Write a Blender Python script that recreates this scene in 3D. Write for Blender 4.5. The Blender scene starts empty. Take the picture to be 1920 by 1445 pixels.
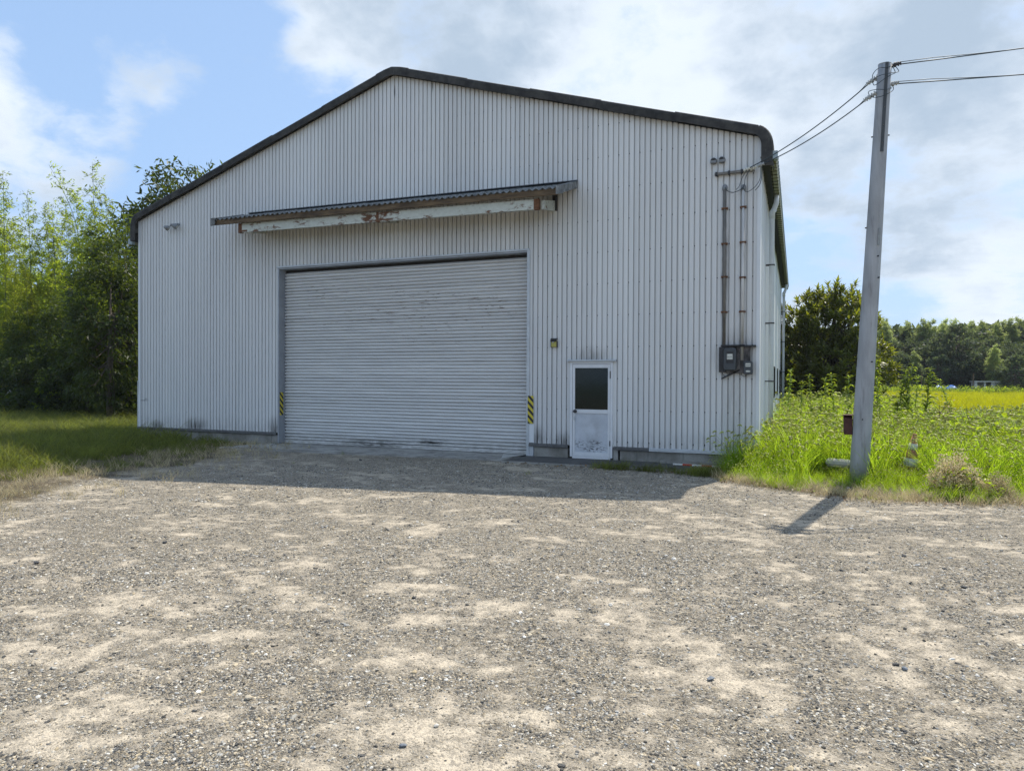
import bpy, math, random
import numpy as np
from mathutils import Vector, Matrix
R = math.radians
random.seed(7)
SC = bpy.context.scene
COL = SC.collection

# ---------------------------------------------------------------- camera
F_PX, YAW, PITCH, ROLL, CAM_H = 1297.84, 0.3898, -0.0092, 0.0047, 1.58
fwv = Vector((-math.sin(YAW)*math.cos(PITCH), math.cos(YAW)*math.cos(PITCH), math.sin(PITCH)))
rv = Vector((math.cos(YAW), math.sin(YAW), 0))
uv_ = rv.cross(fwv)
rgt = rv*math.cos(ROLL) + uv_*math.sin(ROLL)
upv = -rv*math.sin(ROLL) + uv_*math.cos(ROLL)
cam_d = bpy.data.cameras.new('camera')
cam = bpy.data.objects.new('camera', cam_d); COL.objects.link(cam)
cam.matrix_world = Matrix(((rgt.x, upv.x, -fwv.x, 0), (rgt.y, upv.y, -fwv.y, 0), (rgt.z, upv.z, -fwv.z, CAM_H), (0, 0, 0, 1)))
cam_d.sensor_width = 36; cam_d.lens = 36*F_PX/1920; cam_d.clip_end = 3000; cam_d.clip_start = .05
SC.camera = cam

def pray(u, v): return fwv + rgt*((u-960)/F_PX) + upv*((722.5-v)/F_PX)
def at(u, v, Y):                       # the point on the plane y = Y seen at that pixel of the photo
    d = pray(u, v); p = d*(Y/d.y); return Vector((p.x, Y, p.z+CAM_H))
def onz(u, v, Z=0.):
    d = pray(u, v); p = d*((Z-CAM_H)/d.z); return Vector((p.x, p.y, Z))

# ---------------------------------------------------------------- node helpers
class NT:
    def __init__(s, nt): s.nt = nt
    def n(s, t, **k):
        nd = s.nt.nodes.new(t)
        for a, v in k.items(): setattr(nd, a, v)
        return nd
    def put(s, sock, v):
        if v is None: return
        if isinstance(v, bpy.types.NodeSocket): s.nt.links.new(v, sock)
        else:
            if sock.type == 'RGBA' and not hasattr(v, '__len__'): v = (v, v, v, 1)
            elif sock.type == 'RGBA' and len(v) == 3: v = (*v, 1)
            sock.default_value = v
    def math(s, op, a, b=None, clamp=False):
        nd = s.n('ShaderNodeMath', operation=op, use_clamp=clamp); s.put(nd.inputs[0], a); s.put(nd.inputs[1], b); return nd.outputs[0]
    def vmath(s, op, a, b=None):
        nd = s.n('ShaderNodeVectorMath', operation=op); s.put(nd.inputs[0], a); s.put(nd.inputs[1], b)
        return nd.outputs['Value'] if op in ('DOT_PRODUCT', 'LENGTH', 'DISTANCE') else nd.outputs[0]
    def noise(s, vec, scale, detail=4, rough=.55, dist=0., color=False):
        nd = s.n('ShaderNodeTexNoise'); s.put(nd.inputs['Vector'], vec); s.put(nd.inputs['Scale'], scale); s.put(nd.inputs['Detail'], detail)
        s.put(nd.inputs['Roughness'], rough); s.put(nd.inputs['Distortion'], dist); return nd.outputs[1 if color else 0]
    def voro(s, vec, scale, out='Distance', feature='F1'):
        nd = s.n('ShaderNodeTexVoronoi', feature=feature); s.put(nd.inputs['Vector'], vec); s.put(nd.inputs['Scale'], scale); return nd.outputs[out]
    def step(s, v, a, b, x=0., y=1., smooth=True):
        nd = s.n('ShaderNodeMapRange', interpolation_type='SMOOTHSTEP' if smooth else 'LINEAR'); nd.clamp = True
        for i, q in zip(range(5), (v, a, b, x, y)): s.put(nd.inputs[i], q)
        return nd.outputs[0]
    def mix(s, f, a, b, mode='MIX'):
        nd = s.n('ShaderNodeMix', data_type='RGBA', blend_type=mode); s.put(nd.inputs[0], f); s.put(nd.inputs[6], a); s.put(nd.inputs[7], b); return nd.outputs[2]
    def ramp(s, f, stops):
        nd = s.n('ShaderNodeValToRGB'); e = nd.color_ramp.elements
        while len(e) < len(stops): e.new(.5)
        for el, (p, c) in zip(e, stops): el.position = p; el.color = (*c, 1) if len(c) == 3 else c
        s.put(nd.inputs[0], f); return nd.outputs[0]
    def obj(s): return s.n('ShaderNodeTexCoord').outputs['Object']
    def gen(s): return s.n('ShaderNodeTexCoord').outputs['Generated']
    def pos(s): return s.n('ShaderNodeNewGeometry').outputs['Position']
    def rnd(s): return s.n('ShaderNodeObjectInfo').outputs['Random']
    def attr(s, name):
        nd = s.n('ShaderNodeAttribute', attribute_name=name); return nd.outputs['Fac']
    def scale(s, v, k): return s.vmath('MULTIPLY', v, k)
    def bump(s, h, strength=.3, dist=.01):
        nd = s.n('ShaderNodeBump'); s.put(nd.inputs['Strength'], strength); s.put(nd.inputs['Distance'], dist); s.put(nd.inputs['Height'], h); return nd.outputs[0]
    def sepxyz(s, v): nd = s.n('ShaderNodeSeparateXYZ'); s.put(nd.inputs[0], v); return nd.outputs
    def hsv(s, c, h=.5, sat=1., val=1.):
        nd = s.n('ShaderNodeHueSaturation'); s.put(nd.inputs['Hue'], h); s.put(nd.inputs['Saturation'], sat); s.put(nd.inputs['Value'], val); s.put(nd.inputs['Color'], c); return nd.outputs[0]

def mat(name, fn):
    m = bpy.data.materials.new(name); m.use_nodes = True
    t = NT(m.node_tree); b = m.node_tree.nodes['Principled BSDF']
    r = fn(t)
    for k, v in r.items():
        t.put(b.inputs[k], v)
    return m
def plain(name, c, rough=.6, metal=0., var=.12, sc=6., spec=.4):
    def fn(t):
        o = t.obj(); n = t.noise(o, sc, 6, .6); n2 = t.noise(o, sc*9, 3, .6)
        f = t.math('ADD', t.math('MULTIPLY', n, .7), t.math('MULTIPLY', n2, .3))
        col = t.mix(t.step(f, .3, .7), [x*(1-var) for x in c], [x*(1+var) for x in c])
        return {'Base Color': col, 'Roughness': rough, 'Metallic': metal, 'Specular IOR Level': spec, 'Normal': t.bump(n2, .15, .004)}
    return mat(name, fn)

# ---------------------------------------------------------------- world
SUN_EL, SUN_AZ = R(56.7), R(17.5)      # azimuth from +Y towards +X
W = bpy.data.worlds.new('World'); SC.world = W; W.use_nodes = True
wt = NT(W.node_tree); bg = W.node_tree.nodes['Background']
sky = wt.n('ShaderNodeTexSky', sky_type='NISHITA', sun_disc=False)
sky.sun_elevation = SUN_EL; sky.sun_rotation = SUN_AZ; sky.air_density = 1.0; sky.dust_density = 1.6; sky.ozone_density = 1.2
SKY_K = .10
d0 = wt.n('ShaderNodeTexCoord').outputs['Generated']
dirn = wt.vmath('NORMALIZE', d0)
sx, sy, sz = wt.sepxyz(dirn)
den = wt.math('ADD', wt.math('MAXIMUM', sz, 0.), .22)
cmb = wt.n('ShaderNodeCombineXYZ'); wt.put(cmb.inputs[0], wt.math('DIVIDE', sx, den)); wt.put(cmb.inputs[1], wt.math('DIVIDE', sy, den)); wt.put(cmb.inputs[2], .37)
cp = cmb.outputs[0]
warp = wt.vmath('ADD', cp, wt.scale(wt.noise(cp, 3.1, 3, .5, color=True), (.16, .16, 0)))
cp3 = wt.vmath('ADD', dirn, wt.scale(wt.noise(dirn, 6., 4, .55, color=True), (.05, .05, .05)))
n_big = wt.noise(warp, 1.9, 6, .55)
n_det = wt.noise(warp, 4.6, 9, .60)
n_puf = wt.noise(wt.scale(cp3, (1, 1, 1.6)), 6.5, 9, .58)      # puffy detail, not stretched towards the horizon
n_sh = wt.noise(wt.vmath('ADD', wt.scale(dirn, (1, 1, 1.5)), (3.3, 1.2, 0)), 3.4, 6, .56)
def blobs(lst):
    tot = None
    for (u, v, rdeg, amp) in lst:
        d = pray(u, v).normalized()
        q = wt.math('MULTIPLY', wt.step(wt.vmath('DOT_PRODUCT', dirn, tuple(d)), math.cos(R(rdeg)), math.cos(R(rdeg*.12))), amp)
        tot = q if tot is None else wt.math('ADD', tot, q)
    return tot
# where clouds thicken / open (directions measured in the photo); elsewhere the same noise field goes on
dens = blobs([(30, 260, 8, .46), (105, 285, 6, .34), (20, 220, 5, .15), (275, 130, 4.6, .42), (120, 100, 6, -.22), (330, 150, 3.5, .26), (200, 115, 3, .2), (262, 205, 3.2, .28), (215, 250, 3, .2), (610, 25, 6, .36), (600, 85, 3, .2),
              (860, 90, 16, .34), (1180, 130, 15, .30), (1500, 60, 18, .26), (1800, 60, 18, .30), (1850, 330, 12, .16), (1700, 250, 8, .12), (1780, 575, 7, .26), (1900, 560, 8, .26), (1560, 590, 6, .2),
              (430, 230, 13, -.26), (150, 60, 9, -.20), (420, 60, 10, -.20), (150, 420, 14, -.26), (330, 330, 12, -.22), (1620, 450, 11, -.10), (1760, 500, 9, -.10), (1540, 330, 8, -.08)])
def cen(n, k): return wt.math('MULTIPLY', wt.math('SUBTRACT', n, .5), k)
dsum = wt.math('ADD', wt.math('ADD', cen(n_big, 1.1), cen(n_det, 1.1)), wt.math('ADD', cen(n_puf, 1.9), wt.math('ADD', wt.math('MULTIPLY', dens, .85), .56)))
cfac = wt.step(dsum, .36, .98)
grey = wt.math('ADD', blobs([(930, 60, 13, .42), (1640, 10, 11, .42), (1870, 60, 10, .20), (1420, 60, 7, .12), (1740, 480, 12, .16), (1180, 150, 9, -.22), (1500, 170, 9, -.18), (60, 200, 7, -.2), (30, 300, 5, .22), (1880, 560, 6, -.2)]), n_sh)
gfac = wt.step(wt.math('ADD', grey, wt.math('ADD', cen(n_det, 1.0), cen(n_puf, 1.6))), .30, 1.15)
K = 1/SKY_K
ccol = wt.mix(gfac, (.60*K, .66*K, .735*K), (.33*K, .41*K, .51*K))
haze_f = wt.step(sz, .0, .75, .75, .55)
blue = wt.mix(haze_f, wt.mix(1., sky.outputs[0], (1.0, 1.0, 1.0), 'MULTIPLY'), (.31*K, .475*K, .745*K))
wt.put(bg.inputs['Color'], wt.mix(cfac, blue, ccol)); bg.inputs['Strength'].default_value = SKY_K
sun_d = bpy.data.lights.new('sun', 'SUN'); sun_d.energy = 3.9; sun_d.angle = R(.53); sun_d.color = (1., .93, .81)
sun = bpy.data.objects.new('sun', sun_d); COL.objects.link(sun)
sdir = Vector((math.sin(SUN_AZ)*math.cos(SUN_EL), math.cos(SUN_AZ)*math.cos(SUN_EL), math.sin(SUN_EL)))
sun.rotation_euler = sdir.to_track_quat('Z', 'Y').to_euler(); sun.location = (0, 0, 40)
SC.view_settings.view_transform = 'Standard'; SC.view_settings.look = 'None'; SC.view_settings.exposure = 0.56; SC.view_settings.gamma = 1; SC.view_settings.use_curve_mapping = False
SC.render.engine = 'CYCLES'; SC.cycles.max_bounces = 8; SC.cycles.transparent_max_bounces = 4; SC.cycles.use_denoising = True; SC.cycles.denoising_prefilter = 'NONE'
SC.cycles.diffuse_bounces = 4; SC.cycles.glossy_bounces = 3; SC.cycles.caustics_reflective = False; SC.cycles.caustics_refractive = False

# ---------------------------------------------------------------- object helpers
def wloc(o):
    v = Vector((0, 0, 0))
    while o is not None: v += Vector(o.location); o = o.parent
    return v
def link(o, parent=None, label=None, cat=None, group=None, kind=None, category=None):
    cat = cat or category
    COL.objects.link(o)
    if parent is not None: o.parent = parent
    for k, v in (('label', label), ('category', cat), ('group', group), ('kind', kind)):
        if v: o[k] = v
    return o
def thing(name, label, cat, loc, group=None):
    o = bpy.data.objects.new(name, None); o.location = loc; o.empty_display_size = .2
    return link(o, None, label, cat, group)
class MB:
    def __init__(s): s.v = []; s.f = []
    def add(s, vs, fs):
        k = len(s.v); s.v += [tuple(p) for p in vs]; s.f += [tuple(i+k for i in f) for f in fs]; return s
    def box(s, x0, x1, y0, y1, z0, z1, M=None):
        vs = [(x, y, z) for z in (z0, z1) for y in (y0, y1) for x in (x0, x1)]
        if M is not None: vs = [M @ Vector(p) for p in vs]
        return s.add(vs, [(0, 2, 3, 1), (4, 5, 7, 6), (0, 1, 5, 4), (2, 6, 7, 3), (0, 4, 6, 2), (1, 3, 7, 5)])
    def prism(s, poly, p0, p1, ax=(1, 0, 0)):   # poly of (a,b) points; extruded between offsets along axis: x -> (t,a,b), y -> (a,t,b), z -> (a,b,t)
        m = len(poly); f = {'x': lambda t, a, b: (t, a, b), 'y': lambda t, a, b: (a, t, b), 'z': lambda t, a, b: (a, b, t)}[ax]
        vs = [f(p0, *q) for q in poly] + [f(p1, *q) for q in poly]
        return s.add(vs, [(i, (i+1) % m, m+(i+1) % m, m+i) for i in range(m)] + [tuple(range(m))[::-1], tuple(range(m, 2*m))])
    def tube(s, pts, r, n=8, caps=True):
        pts = [Vector(p) for p in pts]; rs = r if hasattr(r, '__len__') else [r]*len(pts); k = len(s.v); m = len(pts)
        prev = None
        for i, p in enumerate(pts):
            t = (pts[min(i+1, m-1)] - pts[max(i-1, 0)])
            t = t.normalized() if t.length > 1e-9 else Vector((0, 0, 1))
            if prev is None: a = t.orthogonal().normalized()
            else:
                a = prev - t*prev.dot(t); a = a.normalized() if a.length > 1e-6 else t.orthogonal().normalized()
            prev = a; b = t.cross(a)
            for j in range(n):
                w = 2*math.pi*j/n; s.v.append(tuple(p + (a*math.cos(w)+b*math.sin(w))*rs[i]))
        for i in range(m-1):
            for j in range(n):
                s.f.append((k+i*n+j, k+i*n+(j+1) % n, k+(i+1)*n+(j+1) % n, k+(i+1)*n+j))
        if caps: s.f.append(tuple(k+j for j in range(n))[::-1]); s.f.append(tuple(k+(m-1)*n+j for j in range(n)))
        return s
    def lathe(s, c, prof, n=16, M=None):
        k = len(s.v); c = Vector(c)
        for (r, z) in prof:
            for j in range(n):
                w = 2*math.pi*j/n; p = Vector((r*math.cos(w), r*math.sin(w), z))
                if M is not None: p = M @ p
                s.v.append(tuple(c+p))
        for i in range(len(prof)-1):
            for j in range(n): s.f.append((k+i*n+j, k+i*n+(j+1) % n, k+(i+1)*n+(j+1) % n, k+(i+1)*n+j))
        s.f.append(tuple(k+j for j in range(n))[::-1]); s.f.append(tuple(k+(len(prof)-1)*n+j for j in range(n)))
        return s
    def build(s, name, m, parent=None, smooth=False, bevel=0., loc=None, **props):
        me = bpy.data.meshes.new(name); o = bpy.data.objects.new(name, me)
        if loc is not None: o.location = loc
        off = wloc(parent) + (Vector(loc) if loc is not None else Vector((0, 0, 0)))
        me.from_pydata([(p[0]-off.x, p[1]-off.y, p[2]-off.z) for p in s.v], [], s.f); me.update()
        if m: me.materials.append(m)
        if smooth: me.shade_smooth()
        if bevel:
            b = o.modifiers.new('bevel', 'BEVEL'); b.width = bevel; b.segments = 2; b.limit_method = 'ANGLE'
        return link(o, parent, **props)
def np_mesh(name, V, Fq, m=None, Ft=None):
    me = bpy.data.meshes.new(name); V = np.asarray(V, np.float32); Fq = np.asarray(Fq, np.int32)
    nq = len(Fq); nt_ = 0 if Ft is None else len(Ft)
    li = Fq.ravel() if nt_ == 0 else np.concatenate([Fq.ravel(), np.asarray(Ft, np.int32).ravel()])
    me.vertices.add(len(V)); me.vertices.foreach_set('co', V.ravel()); me.loops.add(len(li)); me.loops.foreach_set('vertex_index', li)
    me.polygons.add(nq+nt_)
    st = np.concatenate([np.arange(nq)*4, nq*4+np.arange(nt_)*3]).astype(np.int32)
    me.polygons.foreach_set('loop_start', st); me.update(calc_edges=True); me.validate()
    if m: me.materials.append(m)
    return me
def copy_tree(o, parent=None):
    c = o.copy(); COL.objects.link(c); c.parent = parent
    for ch in list(o.children): copy_tree(ch, c)
    return c

def vnoise(x, y, seed=0):
    def h(i, j):
        n = (i*374761393 + j*668265263 + seed*1442695041).astype(np.int64) & 0xffffffff
        n = ((n ^ (n >> 13))*1274126177) & 0xffffffff
        return ((n ^ (n >> 16)) & 0xffff)/65535.
    xi = np.floor(x).astype(np.int64); yi = np.floor(y).astype(np.int64); fx = x-xi; fy = y-yi
    fx = fx*fx*(3-2*fx); fy = fy*fy*(3-2*fy)
    return (h(xi, yi)*(1-fx)+h(xi+1, yi)*fx)*(1-fy) + (h(xi, yi+1)*(1-fx)+h(xi+1, yi+1)*fx)*fy
def fbm(x, y, seed=0, oct=4, gain=.5):
    t = 0; a = 1; s = 0
    for k in range(oct): t = t+a*vnoise(x*2**k, y*2**k, seed+k*17); s += a; a *= gain
    return t/s

# geometry-nodes scatter for uncountable stuff
PROTO = bpy.data.collections.new('prototypes')
def proto_coll(name, meshes):
    c = bpy.data.collections.new(name)
    for i, me in enumerate(meshes):
        c.objects.link(bpy.data.objects.new('%s_%02d' % (name, i), me))
    return c
def scatter(name, pts, rot, sc, idx, coll, **props):
    n = len(pts); me = bpy.data.meshes.new(name); me.vertices.add(n); me.vertices.foreach_set('co', np.asarray(pts, np.float32).ravel())
    for an, ty, arr in (('rot', 'FLOAT_VECTOR', rot), ('sc', 'FLOAT_VECTOR', sc), ('idx', 'INT', idx)):
        a = me.attributes.new(an, ty, 'POINT'); a.data.foreach_set('value' if ty == 'INT' else 'vector', np.asarray(arr, np.int32 if ty == 'INT' else np.float32).ravel())
    o = bpy.data.objects.new(name, me); link(o, None, kind='stuff', **props)
    g = bpy.data.node_groups.new(name, 'GeometryNodeTree')
    g.interface.new_socket('Geometry', in_out='INPUT', socket_type='NodeSocketGeometry'); g.interface.new_socket('Geometry', in_out='OUTPUT', socket_type='NodeSocketGeometry')
    N = g.nodes; L = g.links
    gi = N.new('NodeGroupInput'); go = N.new('NodeGroupOutput'); ip = N.new('GeometryNodeInstanceOnPoints'); ci = N.new('GeometryNodeCollectionInfo')
    ci.inputs['Collection'].default_value = coll; ci.inputs['Separate Children'].default_value = True; ci.inputs['Reset Children'].default_value = True
    def na(nm, ty):
        q = N.new('GeometryNodeInputNamedAttribute'); q.data_type = ty; q.inputs[0].default_value = nm; return q.outputs[0]
    L.new(gi.outputs[0], ip.inputs['Points']); L.new(ci.outputs[0], ip.inputs['Instance']); ip.inputs['Pick Instance'].default_value = True
    L.new(na('idx', 'INT'), ip.inputs['Instance Index'])
    e2r = N.new('FunctionNodeEulerToRotation'); L.new(na('rot', 'FLOAT_VECTOR'), e2r.inputs[0]); L.new(e2r.outputs[0], ip.inputs['Rotation'])
    L.new(na('sc', 'FLOAT_VECTOR'), ip.inputs['Scale']); L.new(ip.outputs[0], go.inputs[0])
    md = o.modifiers.new('scatter', 'NODES'); md.node_group = g
    return o

# ---------------------------------------------------------------- materials
def stains(t, o, lst):
    tot = None
    for (x, z, rx, rz, a) in lst:
        d = t.vmath('MULTIPLY', t.vmath('SUBTRACT', o, (x, 0, z)), (1/rx, 0, 1/rz))
        q = t.math('MULTIPLY', t.step(t.vmath('LENGTH', d), 0., 1., 1., 0.), a)
        tot = q if tot is None else t.math('MAXIMUM', tot, q)
    return tot
BX, BY = -8.13, 12.85                     # origin of the warehouse
def f_siding(t):
    o = t.obj(); x, y, z = t.sepxyz(o)
    st = t.noise(t.scale(o, (9, 9, .35)), 1., 5, .6); big = t.noise(t.scale(o, (.5, .5, .35)), 1., 4, .5)
    c = t.mix(t.step(st, .3, .75), (.73, .73, .715), (.66, .665, .655))
    c = t.mix(t.step(big, .35, .7, 0, .4), c, (.65, .645, .63))
    c = t.hsv(c, .5, 1., t.step(t.rnd(), 0, 1, .93, 1.04, False))
    fine = t.noise(t.scale(o, (14, 14, 2.5)), 1., 6, .65)
    low = t.math('MULTIPLY', t.step(z, .28, .75, 1., 0.), t.step(fine, .35, .7))
    g = t.math('MAXIMUM', t.math('MULTIPLY', low, .35), t.math('MULTIPLY', t.step(fine, .25, .62), stains(t, o, [
        (-3.1, .34, .40, .45, .9), (3.35, .40, .35, .35, .8), (3.95, .36, .35, .3, .75), (4.5, 2.0, .55, .30, .55), (-6.9, .36, .35, .22, .85), (-5.6, .38, .6, .3, .9),
        (.09, 7.75, .03, .2, 1.2), (1.02, 7.72, .03, .17, 1.2), (7.15, 2.05, .55, .6, .6), (6.93, 3.6, .09, 1.6, .8), (7.24, 3.6, .06, 1.6, .6), (7.1, 1.1, .3, 1.2, .28), (-7.4, .99, .30, .022, .7), (-7.3, 1.02, .08, .05, .5), (-5.9, .72, .05, .03, .4)])))
    c = t.mix(g, c, (.055, .05, .045))
    return {'Base Color': c, 'Roughness': t.step(st, .2, .8, .42, .58), 'Specular IOR Level': .35, 'Normal': t.bump(t.noise(t.scale(o, (3, 3, 1.1)), 1., 3, .5), .22, .012)}
M_SIDING = mat('painted_steel_siding', f_siding)
def f_side(t):
    o = t.obj(); st = t.noise(t.scale(o, (6, 6, .4)), 1., 5, .6)
    return {'Base Color': t.mix(t.step(st, .3, .75), (.74, .76, .77), (.66, .68, .69)), 'Roughness': .5, 'Normal': t.bump(st, .1, .01)}
M_SIDE = mat('white_side_cladding', f_side)
def f_shutter(t):
    o = t.obj(); x, y, z = t.sepxyz(o)
    n = t.noise(t.scale(o, (1.3, 1, 26)), 1., 5, .6); fine = t.noise(t.scale(o, (7, 7, 45)), 1., 5, .65)
    c = t.mix(t.step(n, .3, .72), (.75, .75, .735), (.64, .64, .63))
    c = t.hsv(c, .5, 1., t.step(t.rnd(), 0, 1, .93, 1.05, False))
    region = t.math('MAXIMUM', stains(t, o, [(.4, 3.1, 6.5, 1.7, .85), (-1.8, 3.5, 3.4, .9, .8), (2.2, 3.1, 1.9, 1.0, .95), (-2.2, 3.0, 2.4, 1.2, .8), (.8, 2.5, 4., .8, .75)]), 0.04)
    rn = t.noise(t.scale(o, (3.4, 1, 44)), 1., 6, .74, .3)
    rf = t.step(t.math('ADD', rn, t.math('MULTIPLY', region, .19)), .73, .80)
    c = t.mix(rf, c, t.mix(fine, (.07, .04, .028), (.24, .155, .11)))
    dirt = t.math('MULTIPLY', t.step(z, .04, .42, 1., 0.), t.step(fine, .25, .7))
    c = t.mix(t.math('MULTIPLY', dirt, .75), c, (.20, .185, .145))
    c = t.mix(t.math('MULTIPLY', t.step(fine, .3, .6), stains(t, o, [(-.55, .13, 1.1, .12, .9), (.9, .22, .55, .09, 1.)])), c, (.04, .038, .035))
    return {'Base Color': c, 'Roughness': .45, 'Metallic': .0, 'Normal': t.bump(n, .08, .01)}
M_SHUT = mat('galvanised_shutter', f_shutter)
M_ALU = plain('grey_aluminium_trim', (.50, .53, .55), .42, .25, .12, 3.)
M_WHITEALU = plain('white_aluminium_door', (.72, .73, .74), .4, .0, .06, 4.)
M_JAMB = plain('grey_steel_jamb', (.33, .35, .38), .45, .3, .15, 3.)
def f_conc(t, a=(.33, .32, .29), b=(.19, .18, .155)):
    o = t.obj(); n = t.noise(o, 2.2, 8, .65); st = t.noise(t.scale(o, (7, 7, .8)), 1., 5, .6); f = t.noise(o, 40, 4, .6)
    c = t.mix(t.step(n, .35, .68), a, b); c = t.mix(t.step(st, .52, .75, 0, .75), c, (.07, .065, .055)); c = t.mix(t.step(f, .4, .8, 0, .25), c, (.12, .12, .11))
    return {'Base Color': c, 'Roughness': .9, 'Normal': t.bump(t.math('ADD', n, t.math('MULTIPLY', f, .4)), .35, .01)}
M_CONC = mat('weathered_concrete', f_conc)
M_CONC2 = mat('apron_concrete', lambda t: f_conc(t, (.40, .39, .36), (.22, .215, .20)))
M_CONCD = mat('dark_damp_concrete', lambda t: f_conc(t, (.085, .085, .083), (.05, .05, .048)))
M_CONCW = mat('pale_concrete', lambda t: f_conc(t, (.62, .61, .58), (.50, .49, .46)))
def f_slate(t):
    o = t.obj(); n = t.noise(t.scale(o, (5, 5, 5)), 1., 8, .7); s = t.noise(t.scale(o, (22, 22, 6)), 1., 5, .6)
    c = t.mix(t.step(n, .35, .7), (.024, .024, .024), (.062, .06, .055)); c = t.mix(t.step(s, .56, .78, 0, .5), c, (.15, .146, .135))
    c = t.hsv(c, .5, 1., t.step(t.rnd(), 0, 1, .8, 1.2, False))
    return {'Base Color': c, 'Roughness': .92, 'Normal': t.bump(n, .5, .02)}
M_SLATE = mat('mossy_cement_slate', f_slate)
def f_corr(t):
    o = t.obj(); n = t.noise(o, 9, 7, .65)
    c = t.mix(t.step(n, .35, .7), (.10, .105, .105), (.27, .28, .28)); return {'Base Color': c, 'Roughness': .9, 'Normal': t.bump(n, .4, .01)}
M_CORR = mat('weathered_corrugated_cement', f_corr)
def f_beam(t):
    o = t.obj(); x, y, z = t.sepxyz(o); n = t.noise(t.scale(o, (2.6, 5, 9)), 1., 7, .74, .3); f = t.noise(t.scale(o, (14, 14, 20)), 1., 5, .65)
    base = t.mix(t.step(f, .3, .7), (.56, .585, .52), (.47, .49, .43)); edge = t.step(t.noise(t.scale(o, (.8, 1, 1)), 1., 3, .5), .3, .7, .0, .09)
    r = t.step(t.math('ADD', t.math('ADD', t.math('MULTIPLY', n, .72), t.math('MULTIPLY', f, .28)), edge), .565, .64)
    rust = t.mix(f, (.06, .022, .012), (.20, .10, .05)); return {'Base Color': t.mix(r, base, rust), 'Roughness': t.mix(r, .5, .9), 'Normal': t.bump(f, .3, .006)}
M_BEAM = mat('rusty_mint_painted_steel', f_beam)
def f_rust(t):
    o = t.obj(); n = t.noise(o, 16, 7, .7); return {'Base Color': t.mix(t.step(n, .3, .7), (.075, .03, .016), (.20, .095, .045)), 'Roughness': .9, 'Normal': t.bump(n, .4, .006)}
M_RUST = mat('deep_rust', f_rust)
M_WOOD = mat('rust_stained_fascia', lambda t: {'Base Color': t.mix(t.step(t.noise(t.scale(t.obj(), (2.2, 9, 14)), 1., 6, .65), .3, .7), (.055, .035, .02), (.17, .115, .06)), 'Roughness': .85})
M_PLANK = mat('red_brown_planks', lambda t: {'Base Color': t.mix(t.step(t.noise(t.scale(t.obj(), (3, 9, 14)), 1., 6, .65), .3, .7), (.20, .085, .055), (.36, .18, .12)), 'Roughness': .85})
M_DARK = plain('dark_trim_and_eave_shade', (.025, .024, .023), .7, 0, .2, 8.)  # own colour of dark trims; on soffit and fascia it paints the eave shade
M_BLACK = plain('black_painted_steel', (.03, .03, .032), .5, 0, .25, 12.)
M_METER = plain('slate_grey_plastic', (.055, .062, .068), .42, 0, .1, 10.)
M_BOARD = mat('stained_meter_board', lambda t: {'Base Color': t.mix(t.step(t.noise(t.scale(t.obj(), (9, 9, 5)), 1., 7, .7), .35, .65), (.025, .023, .022), (.17, .155, .15)), 'Roughness': .85})
M_GLASSW = plain('meter_window', (.42, .42, .38), .15, 0, .25, 30.)
M_DIAL = plain('pale_dial_plate', (.62, .62, .56), .5, 0, .1, 30.)
def f_pipe(t):
    o = t.obj(); n = t.noise(t.scale(o, (8, 8, .9)), 1., 5, .6); return {'Base Color': t.mix(t.step(n, .35, .72), (.64, .63, .61), (.27, .255, .235)), 'Roughness': .55}
M_PIPE = mat('aged_pvc_pipe', f_pipe)
M_PIPEB = plain('brown_stained_pipe', (.155, .145, .13), .6, 0, .3, 3.)
M_DOWN = plain('pale_grey_downpipe', (.60, .62, .63), .45, 0, .06, 2.)
M_OLIVE = plain('olive_gutter_plastic', (.24, .235, .13), .5, 0, .15, 5.)
M_GUTCAP = plain('grey_gutter_cap', (.30, .36, .38), .45, 0, .1, 5.)
M_GLASS = mat('dark_green_glass', lambda t: {'Base Color': (.006, .012, .010, 1), 'Roughness': .09, 'Specular IOR Level': .42, 'Normal': t.bump(t.noise(t.obj(), 3.5, 2, .5), .03, .02)})
def f_doorpanel(t):
    o = t.obj(); n = t.noise(o, 3., 6, .6); b = t.voro(t.scale(o, (12, 12, 12)), 1.); sp = t.noise(t.scale(o, (20, 20, 60)), 1., 6, .7)
    c = t.mix(t.step(n, .35, .7), (.60, .63, .67), (.50, .53, .57))
    c = t.mix(t.math('MULTIPLY', t.step(n, .3, .6), stains(t, o, [(4.52, .58, .30, .42, .42)])), c, (.22, .21, .20))
    c = t.mix(t.math('MULTIPLY', t.step(sp, .49, .60), stains(t, o, [(4.55, .26, .44, .13, 1.2), (4.25, .33, .3, .14, .9), (4.6, .37, .32, .09, 1.1)])), c, (.03, .028, .026))
    d1 = t.math('ABSOLUTE', t.math('SINE', t.math('MULTIPLY', t.math('ADD', t.sepxyz(o)[0], t.sepxyz(o)[2]), 62))); d2 = t.math('ABSOLUTE', t.math('SINE', t.math('MULTIPLY', t.math('SUBTRACT', t.sepxyz(o)[0], t.sepxyz(o)[2]), 62)))
    return {'Base Color': c, 'Roughness': .4, 'Normal': t.bump(t.math('ADD', t.math('MINIMUM', d1, d2), sp), .25, .004)}
M_DPANEL = mat('scuffed_door_panel', f_doorpanel)
def f_hazard(t):
    g = t.obj(); x, y, z = t.sepxyz(g); v = t.math('FRACT', t.math('MULTIPLY', t.math('ADD', z, t.math('MULTIPLY', x, 1.05)), 7.4))
    return {'Base Color': t.mix(t.math('GREATER_THAN', v, .5), (.018, .018, .018, 1), (.62, .50, .04, 1)), 'Roughness': .5}
M_HAZ = mat('black_yellow_tape', f_hazard)
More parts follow.
